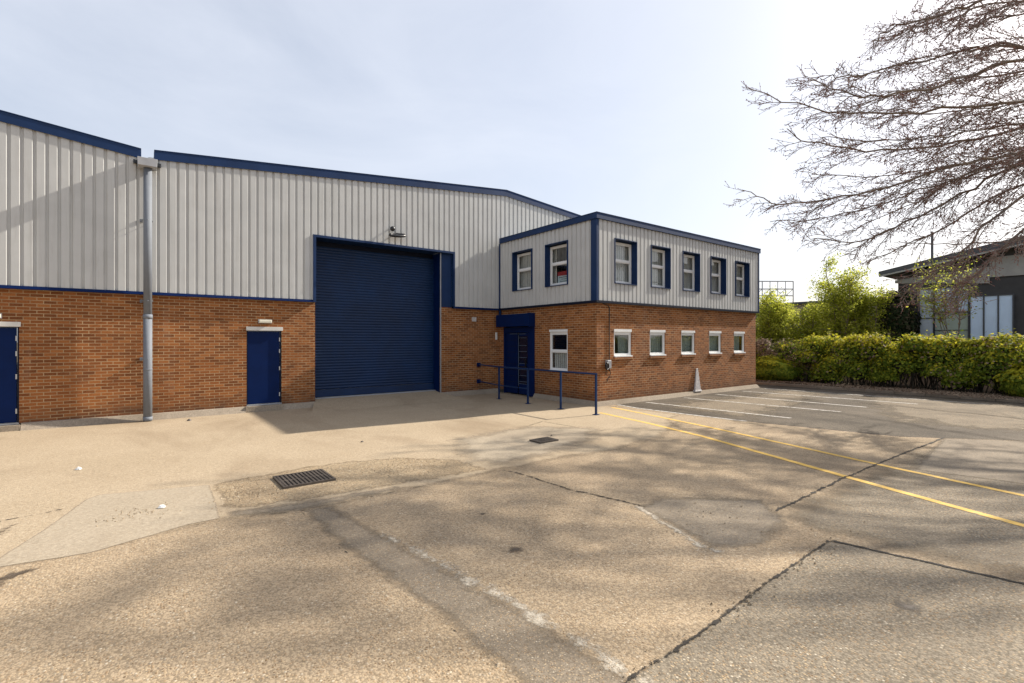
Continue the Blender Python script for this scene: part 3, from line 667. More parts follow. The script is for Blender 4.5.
# fascia round the roof edge
mb = MB()
for (x0, x1_, y0, y1_) in ((XO-0.06, XOE+0.06, YO-0.06, YO+0.14), (XO-0.061, XO+0.14, YO+0.141, 15.30), (XOE-0.14, XOE+0.061, YO+0.141, 15.30)):
    mb.box(x0, x1_, y0, y1_, 5.715, 5.885); mb.box(x0-0.012, x1_+0.012, y0-0.012, y1_, 5.887, 5.905)
mb.build('fascia', M['navy'], ro)
mb = MB()
mb.box(XO-0.03, XOE+0.02, YO-0.03, Y1-0.002, 3.165, 3.235)
mb.box(XO-0.031, X1-0.002, Y1, 15.37, 3.166, 3.236)
mb.box(XE+0.002, XOE+0.02, Y1, 15.37, 3.166, 3.236)
mb.build('drip_flashing', M['black_trim'], ro)
mb = MB(); mb.hexa([(XO-0.025, YO-0.022, 3.236), (XO+0.07, YO-0.022, 3.236), (XO+0.07, YO+0.22, 3.236), (XO-0.025, YO+0.22, 3.236)], [(XO-0.025, YO-0.022, 5.714), (XO+0.07, YO-0.022, 5.714), (XO+0.07, YO+0.22, 5.714), (XO-0.025, YO+0.22, 5.714)])
mb.build('corner_flashing', M['navy'], ro)
box_part('corner_flashing', M['navy'], ro, XOE-0.05, XOE+0.022, YO-0.022, YO+0.03, 3.236, 5.714)
box_part('corner_flashing', M['navy'], ro, XO-0.02, XO+0.03, 15.30, 15.375, 2.98, 5.713)
mb = MB(); z = 0.15
mb.hexa([(X1-0.14, Y1-0.14, 0), (XE+0.1, Y1-0.14, 0), (XE+0.1, Y1+0.1, 0), (X1-0.14, Y1+0.1, 0)], [(X1-0.04, Y1-0.045, z-0.02), (XE+0.03, Y1-0.045, z-0.02), (XE+0.03, Y1+0.1, z), (X1-0.04, Y1+0.1, z)])
mb.hexa([(X1-0.139, Y1+0.1, 0), (X1+0.1, Y1+0.1, 0), (X1+0.1, 13.33, 0), (X1-0.139, 13.33, 0)], [(X1-0.039, Y1+0.1, z-0.001), (X1+0.1, Y1+0.1, z-0.001), (X1+0.1, 13.33, z-0.001), (X1-0.039, 13.33, z-0.001)])
mb.build('plinth', M['plinth'], ro)

def window(axis, plane, hole, surround, sill=False, split=True, mull=0.55, rec=0.17, label=None):
    u0, u1, z0, z1 = hole
    def bx(mb, a, b, d0, d1, c, d):
        if axis == 'x': mb.box(a, b, plane+d0, plane+d1, c, d)
        else: mb.box(plane+d0, plane+d1, a, b, c, d)
        return mb
    org = ((u0+u1)/2, plane+rec, z0) if axis == 'x' else (plane+rec, (u0+u1)/2, z0)
    fw = 0.058
    g = 0.012 if surround else 0.0
    a, b, c, d = u0+g, u1-g, z0+g*3, z1-g*4
    m = MB()
    bx(m, a, a+fw, rec, rec+0.07, c, d); bx(m, b-fw, b, rec, rec+0.07, c, d)
    bx(m, a+fw, b-fw, rec, rec+0.069, c, c+fw); bx(m, a+fw, b-fw, rec, rec+0.069, d-fw-(0.10 if sill else 0), d)
    w = m.build('window', M['white_upvc'], ro, org=org)
    if label: w['label'] = label
    zt = d-fw-(0.10 if sill else 0)
    if split:
        zm = c+(d-c)*mull
        bx(MB(), a+fw, b-fw, rec-0.004, rec+0.066, zm-0.034, zm+0.034).build('transom', M['white_upvc'], w)
        panes = [(c+fw, zm-0.034), (zm+0.034, zt)]
    else: panes = [(c+fw, zt)]
    for k, (p, q) in enumerate(panes):
        if split or sill:   # inner casement
            s = MB(); e = 0.022
            bx(s, a+fw, a+fw+e, rec+0.012, rec+0.06, p, q); bx(s, b-fw-e, b-fw, rec+0.012, rec+0.06, p, q)
            bx(s, a+fw+e, b-fw-e, rec+0.0125, rec+0.0595, p, p+e); bx(s, a+fw+e, b-fw-e, rec+0.0125, rec+0.0595, q-e, q)
            s.build('casement', M['white_upvc'], w)
            bx(MB(), a+fw+e, b-fw-e, rec+0.034, rec+0.040, p+e, q-e).build('pane', M['glass'], w)
        else: bx(MB(), a+fw, b-fw, rec+0.034, rec+0.040, p, q).build('pane', M['glass'], w)
    if surround:
        s = MB(); e = 0.012
        dpt = (-0.115, rec+0.09)
        bx(s, u0-e, u0+0.011, dpt[0], dpt[1], z0-e, z1+e); bx(s, u1-0.011, u1+e, dpt[0], dpt[1], z0-e, z1+e)
        bx(s, u0+0.011, u1-0.011, dpt[0]-0.002, dpt[1], z1-0.011, z1+e); bx(s, u0+0.011, u1-0.011, dpt[0]-0.012, dpt[1], z0-e, z0+0.011)
        s.build('surround', M['navy'], w)
    if sill:
        s = MB()
        if sill == 'full':
            bx(s, u0+0.001, u1-0.001, -0.045, rec+0.0, z0-0.035, z0+0.012)
            s.build('sill', M['white_upvc'], w, bevel=0.005)
        bx(MB(), u0+0.002, u1-0.002, -0.012, rec, z1-0.085, z1-0.003).build('head_trim', M['white_upvc'], w, bevel=0.004)
    return w
for (a, b, c, d) in loF+[]:
    MB().hexa([(a-0.02, Y1-0.05, c-0.11), (b+0.02, Y1-0.05, c-0.11), (b+0.02, Y1-0.002, c-0.11), (a-0.02, Y1-0.002, c-0.11)], [(a-0.02, Y1-0.05, c-0.055), (b+0.02, Y1-0.05, c-0.055), (b+0.02, Y1-0.002, c-0.036), (a-0.02, Y1-0.002, c-0.036)]).build('tile_sill', M['brick'], ro)
for h in upF: window('x', YO+0.085, h, True, rec=0.115)
for h in loF: window('x', Y1, h, False, sill='full', split=False, rec=0.03)
wr = [window('y', XO+0.085, h, True, rec=0.115) for h in upR]
window('y', X1, loR[0], False, sill='full', split=True, mull=0.47, rec=0.03)
# window board poster behind the lower pane of the nearer return window
po = thing('window_poster', 'red and pale blue notice board propped inside the upper corner window', 'poster', (X1+0.25, 12.1, 3.93))
box_part('board', M['poster_blue'], po, X1+0.24, X1+0.26, 11.80, 12.42, 3.93, 4.20)
box_part('header_band', M['poster_red'], po, X1+0.235, X1+0.26, 11.79, 12.43, 4.201, 4.34)
mb = MB(); mb.box(X1+0.234, X1+0.239, 11.86, 12.36, 4.13, 4.16).box(X1+0.234, X1+0.239, 11.86, 12.25, 4.07, 4.09).box(X1+0.234, X1+0.239, 11.86, 12.30, 4.00, 4.02)
mb.build('printed_rule', M['plastic_grey'], po)
# vertical blinds inside the upper rooms (drawn part way)
for (a, b) in ((13.4, 14.75), (12.50, 12.95)):
    mb = MB(); u = a
    while u < b:
        mb.box(X1+0.265, X1+0.27, u, u+0.082, 3.85, 5.18); u += 0.10
    mb.build('blind', M['blind'], ro)
for i, (a, b) in enumerate(((11.95, 13.25), (13.8, 14.7), (15.6, 16.9), (17.5, 18.8), (19.3, 20.3))):
    mb = MB(); u = a
    while u < b:
        mb.box(u, u+0.082, Y1+0.25, Y1+0.255, 3.80, 5.15); u += 0.10
    mb.build('blind', M['blind'], ro)

for i, (a, b) in enumerate(((12.35, 12.9), (14.0, 14.7), (15.65, 16.6), (17.4, 18.4), (19.35, 19.9))):
    mb = MB(); u = a
    while u < b:
        mb.box(u, u+0.082, Y1+0.15, Y1+0.155, 1.55, 2.33); u += 0.095
    mb.build('blind', M['pane_slats'], ro)  # slats added to lighten part of each lower front pane
# entrance on the return wall
en = tag(MB().box(X1-0.03, X1+0.12, 13.36, 13.70, 0.02, 2.50).box(X1-0.029, X1+0.12, 15.10, 15.17, 0.02, 2.50).box(X1-0.028, X1+0.12, 13.70, 15.10, 2.30, 2.50).build('entrance_door', M['navy_dark'], ro), 'navy security entrance door under a shutter box')
box_part('leaf', M['navy_dark'], en, X1+0.03, X1+0.08, 14.40, 15.09, 0.05, 2.29, bevel=0.004)
box_part('leaf', M['navy_dark'], en, X1+0.03, X1+0.08, 13.71, 13.80, 0.05, 2.29, bevel=0.004)
for z0_, z1_ in ((0.05, 0.42), (1.08, 1.16), (2.16, 2.29)): box_part('rail', M['navy_dark'], en, X1+0.031, X1+0.08, 13.80, 14.30, z0_, z1_)
box_part('pane', M['navy_gloss'], en, X1+0.05, X1+0.06, 13.80, 14.30, 0.42, 1.08)
box_part('pane', M['navy_gloss'], en, X1+0.05, X1+0.06, 13.80, 14.30, 1.16, 2.16)
mb = MB()
mb.box(X1+0.022, X1+0.03, 14.31, 14.335, 0.35, 2.20)
for z in (0.42, 0.50, 0.72, 0.94, 1.16, 1.38, 1.60, 1.82, 2.10): mb.box(X1+0.022, X1+0.029, 13.85, 14.29, z, z+0.014)
mb.box(X1+0.022, X1+0.029, 13.90, 14.85, 2.245, 2.26)
mb.build('edge_trim', M['bar_grey'], en)
mb = MB()
for k in range(9): mb.box(X1+0.020, X1+0.030, 14.42, 15.07, 0.25+0.22*k, 0.262+0.22*k)
mb.build('panel_rib', M['black_trim'], en)
mb = MB().box(X1-0.27, X1-0.001, 13.42, 15.34, 2.52, 2.97)
mb.build('shutter_box', M['navy_dark'], en, bevel=0.012)
box_part('handle', M['steel_dark'], en, X1-0.02, X1+0.02, 13.86, 13.89, 0.95, 1.35)
box_part('shutter_box_end', M['navy_dark'], en, X1-0.28, X1-0.002, 13.34, 13.418, 2.50, 2.98)

# ---------------------------------------------------------------- wall fittings
w = thing('bulkhead_lamp', 'cream emergency lamp above the navy door by the shutter', 'wall lamp', (2.93, 15.5, 2.5), 'emergency lamps above the warehouse doors')
box_part('base', M['plastic_grey'], w, 2.75, 3.11, YW-0.03, YW-0.001, 2.50, 2.61)
MB().box(2.765, 3.095, YW-0.085, YW-0.031, 2.51, 2.60).build('lamp_cover', M['lamp_white'], w, bevel=0.015)
w = thing('bulkhead_lamp', 'cream emergency lamp above the navy door at the left photo edge', 'wall lamp', (-2.55, 15.5, 2.5), 'emergency lamps above the warehouse doors')
box_part('base', M['plastic_grey'], w, -2.74, -2.36, YW-0.03, YW-0.001, 2.50, 2.61)
MB().box(-2.725, -2.375, YW-0.085, YW-0.031, 2.51, 2.60).build('lamp_cover', M['lamp_white'], w, bevel=0.015)

w = thing('security_camera', 'round black camera on the cladding above the shutter', 'camera', (6.72, 15.4, 5.7))
MB().lathe(0, 0, [(0.05, 0), (0.05, 0.05)], 14)
mb = MB(); mb.tube([(6.72, YC-0.001, 5.74), (6.72, YC-0.035, 5.74), (6.70, YC-0.14, 5.71)], 0.022, 8); mb.build('bracket', M['steel_dark'], w)
mb = MB(); P_ = []
for k in range(9):
    t = -math.pi/2+math.pi*k/8; P_.append((0.085*math.cos(t)+0.001, 5.68+0.085*math.sin(t)))
mb.lathe(6.70, YC-0.15, P_, 16); mb.build('camera_dome', M['steel_dark'], w, smooth=True)
w = thing('floodlight', 'black bow shaped floodlight with pale lens above the shutter', 'floodlight', (6.85, 15.4, 5.4))
mb = MB(); mb.tube([(6.86, YC-0.001, 5.56), (6.86, YC-0.16, 5.55)], 0.02, 8)
mb.build('bracket', M['steel_dark'], w)
mb = MB()
ring = [(6.84+0.26*math.cos(t), YC-0.22+0.10*math.sin(t), 5.475+0.055*math.sin(t+0.5)) for t in [2*math.pi*k/20 for k in range(21)]]
mb.tube(ring, 0.045, 8); mb.build('housing', M['steel_dark'], w, smooth=True)
mb = MB(); mb.poly([(6.84+0.25*math.cos(t), YC-0.22+0.09*math.sin(t), 5.475+0.05*math.sin(t+0.5)) for t in [2*math.pi*k/20 for k in range(20)]]); mb.build('lens', M['hopper'], w)

w = thing('notice_plate', 'small white plate on the brick beside the entrance door', 'plate', (11.04, 15.48, 2.0))
box_part('plate', M['white_upvc'], w, 11.0, 11.07, YW-0.04, YW-0.002, 2.04, 2.32)
w = thing('wall_plate', 'small pale square plate on brick right of the shutter', 'plate', (10.02, 15.5, 2.75))
box_part('plate', M['whitewash'], w, 9.93, 10.12, YW-0.02, YW-0.002, 2.72, 2.88)

w = thing('wall_charger', 'grey wall box with black coiled cable near the office corner', 'wall charger', (11.6, 10.4, 1.08))
MB().box(11.56, 11.74, Y1-0.12, Y1-0.002, 1.14, 1.40).build('box', M['plastic_grey'], w, bevel=0.02)
mb = MB()
for k in range(3):
    c0 = 11.54-0.012*k
    mb.tube([(c0+0.055*math.cos(t), Y1-0.10-0.025*k, 1.22+0.10*math.sin(t)) for t in [2*math.pi*j/14 for j in range(15)]], 0.020, 6)
mb.tube([(11.72, Y1-0.06, 1.10), (11.75, Y1-0.07, 0.98), (11.70, Y1-0.07, 0.88), (11.64, Y1-0.06, 0.84), (11.60, Y1-0.05, 0.74)], 0.012, 6)
mb.tube([(11.53, Y1-0.08, 1.10), (11.53, Y1-0.08, 0.95)], 0.011, 6)
mb.build('cable', M['steel_dark'], w)
mb = MB(); mb.tube([(11.755, Y1-0.015, 1.05), (11.755, Y1-0.015, 3.03), (11.70, Y1-0.02, 3.10), (11.45, Y1-0.02, 3.15)], 0.013, 6); mb.build('conduit', M['steel_dark'], w)

w = thing('vent_cowl', 'tapered whitewashed cover standing against the brick below the third window', 'vent cover', (16.56, 10.35, 0.14))
mb = MB(); mb.hexa([(16.33, Y1-0.10, 0.13), (16.79, Y1-0.10, 0.13), (16.79, Y1-0.002, 0.13), (16.33, Y1-0.002, 0.13)], [(16.37, Y1-0.08, 0.19), (16.75, Y1-0.08, 0.19), (16.75, Y1-0.002, 0.19), (16.37, Y1-0.002, 0.19)])
mb.build('base', M['whitewash'], w)
mb = MB(); mb.hexa([(16.38, Y1-0.07, 0.19), (16.74, Y1-0.07, 0.19), (16.74, Y1-0.003, 0.19), (16.38, Y1-0.003, 0.19)], [(16.50, Y1-0.03, 0.97), (16.62, Y1-0.03, 0.97), (16.62, Y1-0.003, 0.97), (16.50, Y1-0.003, 0.97)])
mb.build('cone', M['whitewash'], w, bevel=0.01)

# railing ------------------------------------------------------------------
rg = thing('handrail', 'navy tubular metal railing in front of the office entrance', 'railing', (9.87, 12.0, 0))
for y in (9.21, 10.60, 12.12, 13.68):
    mb = MB(); mb.box(9.845, 9.895, y-0.025, y+0.025, 0.0, 1.085); 
    p = mb.build('post', M['navy'], rg, bevel=0.004)
    MB().box(9.80, 9.94, y-0.07, y+0.07, 0.011, 0.022).build('base_plate', M['navy'], p)
mb = MB(); mb.box(9.838, 9.902, 9.18, 13.90, 1.086, 1.140)
mb.box(9.84, 10.25, 13.901, 13.96, 1.088, 1.138)
mb = MB(); mb.tube([(9.87, 9.18, 1.105), (9.87, 13.7, 1.105), (10.22, 15.44, 1.105)], 0.026, 8)
mb.build('top_rail', M['navy'], rg)
mb = MB(); mb.tube([(9.87, 12.12, 0.48), (9.87, 13.68, 0.48), (10.22, 15.44, 0.48)], 0.020, 8)
mb.build('lower_rail', M['navy'], rg)
for z in (1.105, 0.48): MB().box(10.15, 10.29, 15.44, YW-0.002, z-0.07, z+0.07).build('wall_bracket', M['navy_dark'], rg)

# drain covers ---------------------------------------------------------------
def drain(label, x0, x1, y0, y1, n, solid=False):
    w = thing('drain_cover', label, 'drain cover', ((x0+x1)/2, (y0+y1)/2, 0))
    z = 0.026
    mb = MB(); e = 0.03
    mb.box(x0, x1, y0, y0+e, 0.0, z+0.012); mb.box(x0, x1, y1-e, y1, 0.0, z+0.012); mb.box(x0, x0+e, y0+e, y1-e, 0.0, z+0.0118); mb.box(x1-e, x1, y0+e, y1-e, 0.0, z+0.0118)
    mb.build('frame', M['iron'], w)
    box_part('pit', M['crack'], w, x0+e, x1-e, y0+e, y1-e, 0.0, 0.0255)  # solid dark block in place of the shaded hollow under the bars
    mb = MB(); st = (x1-x0-2*e)/n
    for k in range(n): mb.box(x0+e+st*k+st*0.2, x0+e+st*k+st*0.75, y0+e, y1-e, 0.0256, z+0.010)
    mb.box(x0+e, x1-e, (y0+y1)/2-0.012, (y0+y1)/2+0.012, 0.0257, z+0.0085)
    mb.build('grate', M['iron'], w)
drain('rusty rectangular iron drain grate in the broken concrete', 1.58, 2.28, 7.16, 7.83, 12)
drain('small dark iron drain cover in the smooth pale slab', 6.24, 6.72, 7.28, 7.62, 10)

mb = MB()
mb.hexa([(3.9, 14.35, 0.0), (9.0, 14.35, 0.0), (8.62, 15.48, 0.0), (4.29, 15.48, 0.0)], [(3.9, 14.35, 0.007), (9.0, 14.35, 0.007), (8.62, 15.48, 0.155), (4.29, 15.48, 0.155)])
mb.hexa([(4.325, 15.481, 0.0), (8.585, 15.481, 0.0), (8.585, 15.795, 0.0), (4.325, 15.795, 0.0)], [(4.325, 15.481, 0.155), (8.585, 15.481, 0.155), (8.585, 15.795, 0.20), (4.325, 15.795, 0.20)])
tag(mb.build('ramp', M['apron'], org=(6.5, 15, 0)), 'low concrete ramp rising to the roller shutter', kind='structure')
# small debris -----------------------------------------------------------------
def scrap(name, label, cat, x, y, s, mat, z=0.012):
    mb = MB(); n = 9; top = []; bot = []
    for k in range(n):
        t = 2*math.pi*k/n; r = s*rnd.uniform(0.6, 1.1)
        bot.append((x+r*math.cos(t), y+0.7*r*math.sin(t), z)); top.append((x+0.55*r*math.cos(t), y+0.4*r*math.sin(t), z+s*rnd.uniform(0.35, 0.6)))
    i = 0; mb.v = bot+top
    for k in range(n): mb.f.append((k, (k+1) % n, n+(k+1) % n, n+k)); mb.mi.append(0)
    mb.f.append(tuple(range(n, 2*n))); mb.mi.append(0)
    return tag(mb.build(name, mat, org=(x, y, z)), label, cat)
def Gp(x, y): return x, y
scrap('paper_scrap', 'crumpled white scrap lying on the apron near the downpipe', 'litter', -0.71, 10.2, 0.06, M['litter'])
scrap('paper_scrap', 'small pale scrap lying on the trowelled concrete patch', 'litter', 0.25, 7.25, 0.05, M['litter'], 0.014)
scrap('stone', 'small dark stone by the plinth left of the navy door', 'stone', 1.05, 14.7, 0.07, M['iron'])
scrap('stone', 'small dark stone behind the small drain cover', 'stone', 6.95, 7.75, 0.03, M['iron'], 0.013)
scrap('stone', 'tiny dark stone on the apron before the shutter', 'stone', 3.55, 9.55, 0.035, M['iron'])
# dirt scatter on the ground
def scatter(name, label, regions, n, smin, smax, mat, z0=0.017, seed=3):
    rg_ = np.random.default_rng(seed)
    V = []; F = []
    for (cx, cy, rx, ry, k) in regions:
        m = int(n*k)
        x = cx+rx*np.clip(rg_.normal(0, 0.5, m), -1.2, 1.2); y = cy+ry*np.clip(rg_.normal(0, 0.5, m), -1.2, 1.2)
        s = rg_.uniform(smin, smax, m)
        for i in range(m):
            a = rg_.uniform(0, 6.28); j = len(V)
            for t in (0, 2.1, 4.2): V.append((x[i]+s[i]*math.cos(a+t), y[i]+s[i]*math.sin(a+t), z0))
            V.append((x[i], y[i], z0+s[i]*0.8))
            F += [(j, j+1, j+3), (j+1, j+2, j+3), (j+2, j, j+3)]
    mb = MB(); mb.v = V; mb.f = F; mb.mi = [0]*len(F)
    return tag(mb.build(name, mat, org=(regions[0][0], regions[0][1], z0)), label, 'grit' if 'grit' in name else 'litter', kind='stuff')
scatter('loose_grit', 'loose grit and crumbs of concrete around the grate, patches and cracks', [(1.2, 7.4, 0.4, 0.6, 0.25), (3.4, 7.3, 0.9, 0.6, 0.25), (0.0, 7.2, 0.35, 0.3, 0.12), (4, 1.95, 2.0, 0.1, 0.13), (5.2, 3.0, 0.8, 0.7, 0.06)], 900, 0.004, 0.013, M['rough'], 0.0098)
scatter('leaf_litter', 'dry brown leaves and twigs scattered along the hedge foot', [(23.6, 6, 1.0, 9, 0.7), (22.9, 3, 0.8, 5, 0.3)], 5000, 0.02, 0.05, M['dry'], 0.13, 5)

# ---------------------------------------------------------------- vegetation
def leaf_mesh(name, P, Nn, size, mat, parent, org=None, seed=0, aspect=1.7, mats=None, mi=None):
    """P: (n,3) leaf centres, Nn: (n,3) preferred normals; each leaf is one folded diamond"""
    g = np.random.default_rng(seed); n = len(P)
    Nn = Nn+g.normal(0, 0.55, (n, 3)); Nn /= np.linalg.norm(Nn, axis=1)[:, None]+1e-9
    A = np.cross(Nn, g.normal(0, 1, (n, 3))); A /= np.linalg.norm(A, axis=1)[:, None]+1e-9
    B = np.cross(Nn, A)
    s = (size*g.uniform(0.6, 1.3, n))[:, None]
    V = np.stack([P-A*s*0.5*aspect, P+B*s*0.5+Nn*s*0.12, P+A*s*0.5*aspect, P-B*s*0.5+Nn*s*0.12], 1).reshape(-1, 3)
    o3 = np.array(org if org is not None else world_loc(parent))
    me = bpy.data.meshes.new(name)
    me.vertices.add(len(V)); me.vertices.foreach_set('co', (V-o3).ravel())
    me.loops.add(4*n); me.loops.foreach_set('vertex_index', np.arange(4*n, dtype=np.int32))
    me.polygons.add(n); me.polygons.foreach_set('loop_start', np.arange(0, 4*n, 4, dtype=np.int32)); me.polygons.foreach_set('loop_total', np.full(n, 4, dtype=np.int32))
    for m in (mats or [mat]): me.materials.append(m)
    if mi is not None: me.polygons.foreach_set('material_index', mi.astype(np.int32))
    me.update(calc_edges=True); me.validate()
    ob = bpy.data.objects.new(name, me); COL.objects.link(ob)
    if parent is not None: ob.parent = parent
    ob.location = Vector(o3)-Vector(world_loc(parent))
    return ob

def hedge(name, label, x0, x1, y0, y1, zt, n, size, mats, seed=0, dry=0.0, tip=0.55, cat='hedge', lumps=2.4):
    """row of overlapping bushes of uneven size, each with its own mix of old, fresh and dry leaves"""
    root = thing(name, label, cat, ((x0+x1)/2, (y0+y1)/2, 0.1))
    g = np.random.default_rng(seed); K = int((y1-y0)*lumps); PP = []; NN = []; MI = []
    st = MB(); per = n//K
    for k in range(K):
        yc = y0+(y1-y0)*(k+g.random())/K; top = g.random() < 0.55
        r = g.uniform(0.26, 0.62); rz = r*g.uniform(0.75, 1.15)
        xc = g.uniform(x0+r*0.75, x1-r*0.5)
        if top: zc = zt-rz*g.uniform(0.78, 1.5)
        else: zc = g.uniform(0.50, 1.25)*zt/2.1; xc = g.uniform(x0+r*0.6, x0+r*1.3)
        D = g.normal(0, 1, (per, 3)); D /= np.linalg.norm(D, axis=1)[:, None]
        D[:, 2] = np.where(D[:, 2] < -0.55, -D[:, 2], D[:, 2])
        rad = np.array([1+0.22*mnoise.noise(Vector(d)*2.0+Vector((seed*5+k, 0, 0)))+0.20*mnoise.noise(Vector(d)*4.5+Vector((k, 3, 0))) for d in D])
        dep = 1+np.where(g.random(per) < 0.25, g.normal(0, 0.22, per), -np.abs(g.normal(0, 0.13, per)))
        P = D*(rad*dep)[:, None]*np.array((r, r*1.15, rz))+np.array((xc, yc, zc))
        P[:, 2] = np.maximum(P[:, 2], 0.16)
        fresh = g.uniform(0.35, 1.1); dr = dry*g.uniform(0.0, 1.6)
        hz = D[:, 2]*0.5+0.5*(P[:, 2]/zt)+g.normal(0, 0.16, per)
        m = np.where((hz > tip) & (g.random(per) < fresh), 1, 0)
        m = np.where(g.random(per) < dr*(0.35+0.65*(P[:, 2]/zt)), 2, m)
        PP.append(P); NN.append(D+np.array([-0.2, 0, 0.45])); MI.append(m)
        for q in range(4):
            a = g.uniform(0, 6.28); t = g.uniform(0.3, 0.8)
            st.tube([(xc+g.uniform(-.2, .2), yc+g.uniform(-.3, .3), 0.08), (xc+r*0.3*math.cos(a), yc+r*0.3*math.sin(a), zc*0.6), (xc+r*t*math.cos(a), yc+r*t*math.sin(a), zc+rz*g.uniform(0.2, 0.9))], [0.022, 0.015, 0.005], 5)
        st.tube([(xc, yc, max(0.1, zc-rz*0.8)), (xc, yc, zc-rz*0.3), (xc, yc, zc+rz*0.35)], [r*0.10, r*0.45, r*0.25], 7)  # dark filler added inside each bush so nothing shows through
    st.build('stems', M['core'], root)
    leaf_mesh('foliage', np.concatenate(PP), np.concatenate(NN), size, None, root, seed=seed, mats=mats, mi=np.concatenate(MI))
    return root
HM = [M['hedge'], M['hedge_tip'], M['dry']]
hedge('hedge', 'long yellow topped green hedge along the kerb on the right', 23.6, 25.4, -5.0, 9.6, 2.12, 125000, 0.068, HM, seed=1, dry=0.12, tip=0.50, lumps=7.0)
hedge('hedge', 'brownish thin hedge section next to the office corner', 24.0, 25.6, 9.0, 14.2, 2.02, 36000, 0.066, HM, seed=2, dry=1.0, tip=0.78, lumps=6.0)
def spray_tree(name, label, cx, cy, h, rad, n, seed, base=0.4, cat='tree'):
    """multi-stemmed young tree: arching stems carrying clumps of small leaves"""
    root = thing(name, label, cat, (cx, cy, 0.1))
    g = random.Random(seed); st = MB(); P = []; Nn = []
    stems = []
    for k in range(6):
        a = g.uniform(0, 6.28); tilt = g.uniform(0.05, 0.45)
        pts = [Vector((cx+0.15*math.cos(a), cy+0.15*math.sin(a), 0.05))]
        H = h*g.uniform(0.75, 1.0)
        for j in range(1, 9):
            f = j/8
            r = rad*tilt*1.8*f**1.2
            pts.append(Vector((cx+r*math.cos(a)+g.uniform(-.08, .08), cy+r*math.sin(a)+g.uniform(-.08, .08), H*f)))
        stems.append(pts); st.tube(pts, [(0.06 if n > 3000 else 0.022)*(1-0.9*j/8)+0.005 for j in range(9)], 6)
    st.build('trunk', M['bark'], root)
    br = MB()
    for pts in stems:
        for _ in range(int(26)):
            f = g.uniform(base*0.6, 1.0)*8; i = min(int(f), 7); p = pts[i].lerp(pts[i+1], f-i)
            a = g.uniform(0, 6.28); L = rad*g.uniform(0.35, 0.85)*(1.15-0.6*f/8)
            up = g.uniform(0.25, 1.1)
            q = [p]
            for j in range(1, 6):
                t = j/5; q.append(p+Vector((math.cos(a)*L*t, math.sin(a)*L*t, up*L*(t-0.35*t*t)))+Vector((g.uniform(-.04, .04),)*3))
            br.tube(q, [0.018*(1-0.85*j/5) for j in range(6)], 4, cap=False)
            m = int(n/(6*26))
            for _ in range(m):
                t = g.random()**0.7*5; ii = min(int(t), 4); c = q[ii].lerp(q[ii+1], t-ii)
                s = 0.15
                P.append((c.x+g.gauss(0, s), c.y+g.gauss(0, s), max(0.3, c.z+g.gauss(0, s)))); Nn.append((math.cos(a)*0.3, math.sin(a)*0.3, 0.8))
    br.build('branch', M['twig'], root)
    leaf_mesh('foliage', np.array(P), np.array(Nn), 0.068, M['spring'], root, seed=seed)
    return root
spray_tree('young_tree', 'tall airy spring green tree behind the middle of the hedge', 30.6, 10.6, 6.5, 2.0, 16000, 11, 0.25)
spray_tree('young_tree', 'bushy yellow green tree just right of the office end', 28.8, 13.2, 4.7, 1.6, 19000, 12, 0.2)
spray_tree('young_tree', 'lower dark green tree between the airy and the bushy one', 30.5, 12.2, 4.2, 1.7, 14000, 13, 0.2)
spray_tree('young_tree', 'low yellow green bush tree left of the dark ivy', 30.8, 9.4, 4.9, 1.6, 14000, 14, 0.2)

spray_tree('young_tree', 'sparse yellow leaved sapling seen through the bare branches', 30.0, 5.6, 6.0, 1.7, 1700, 15, 0.9)
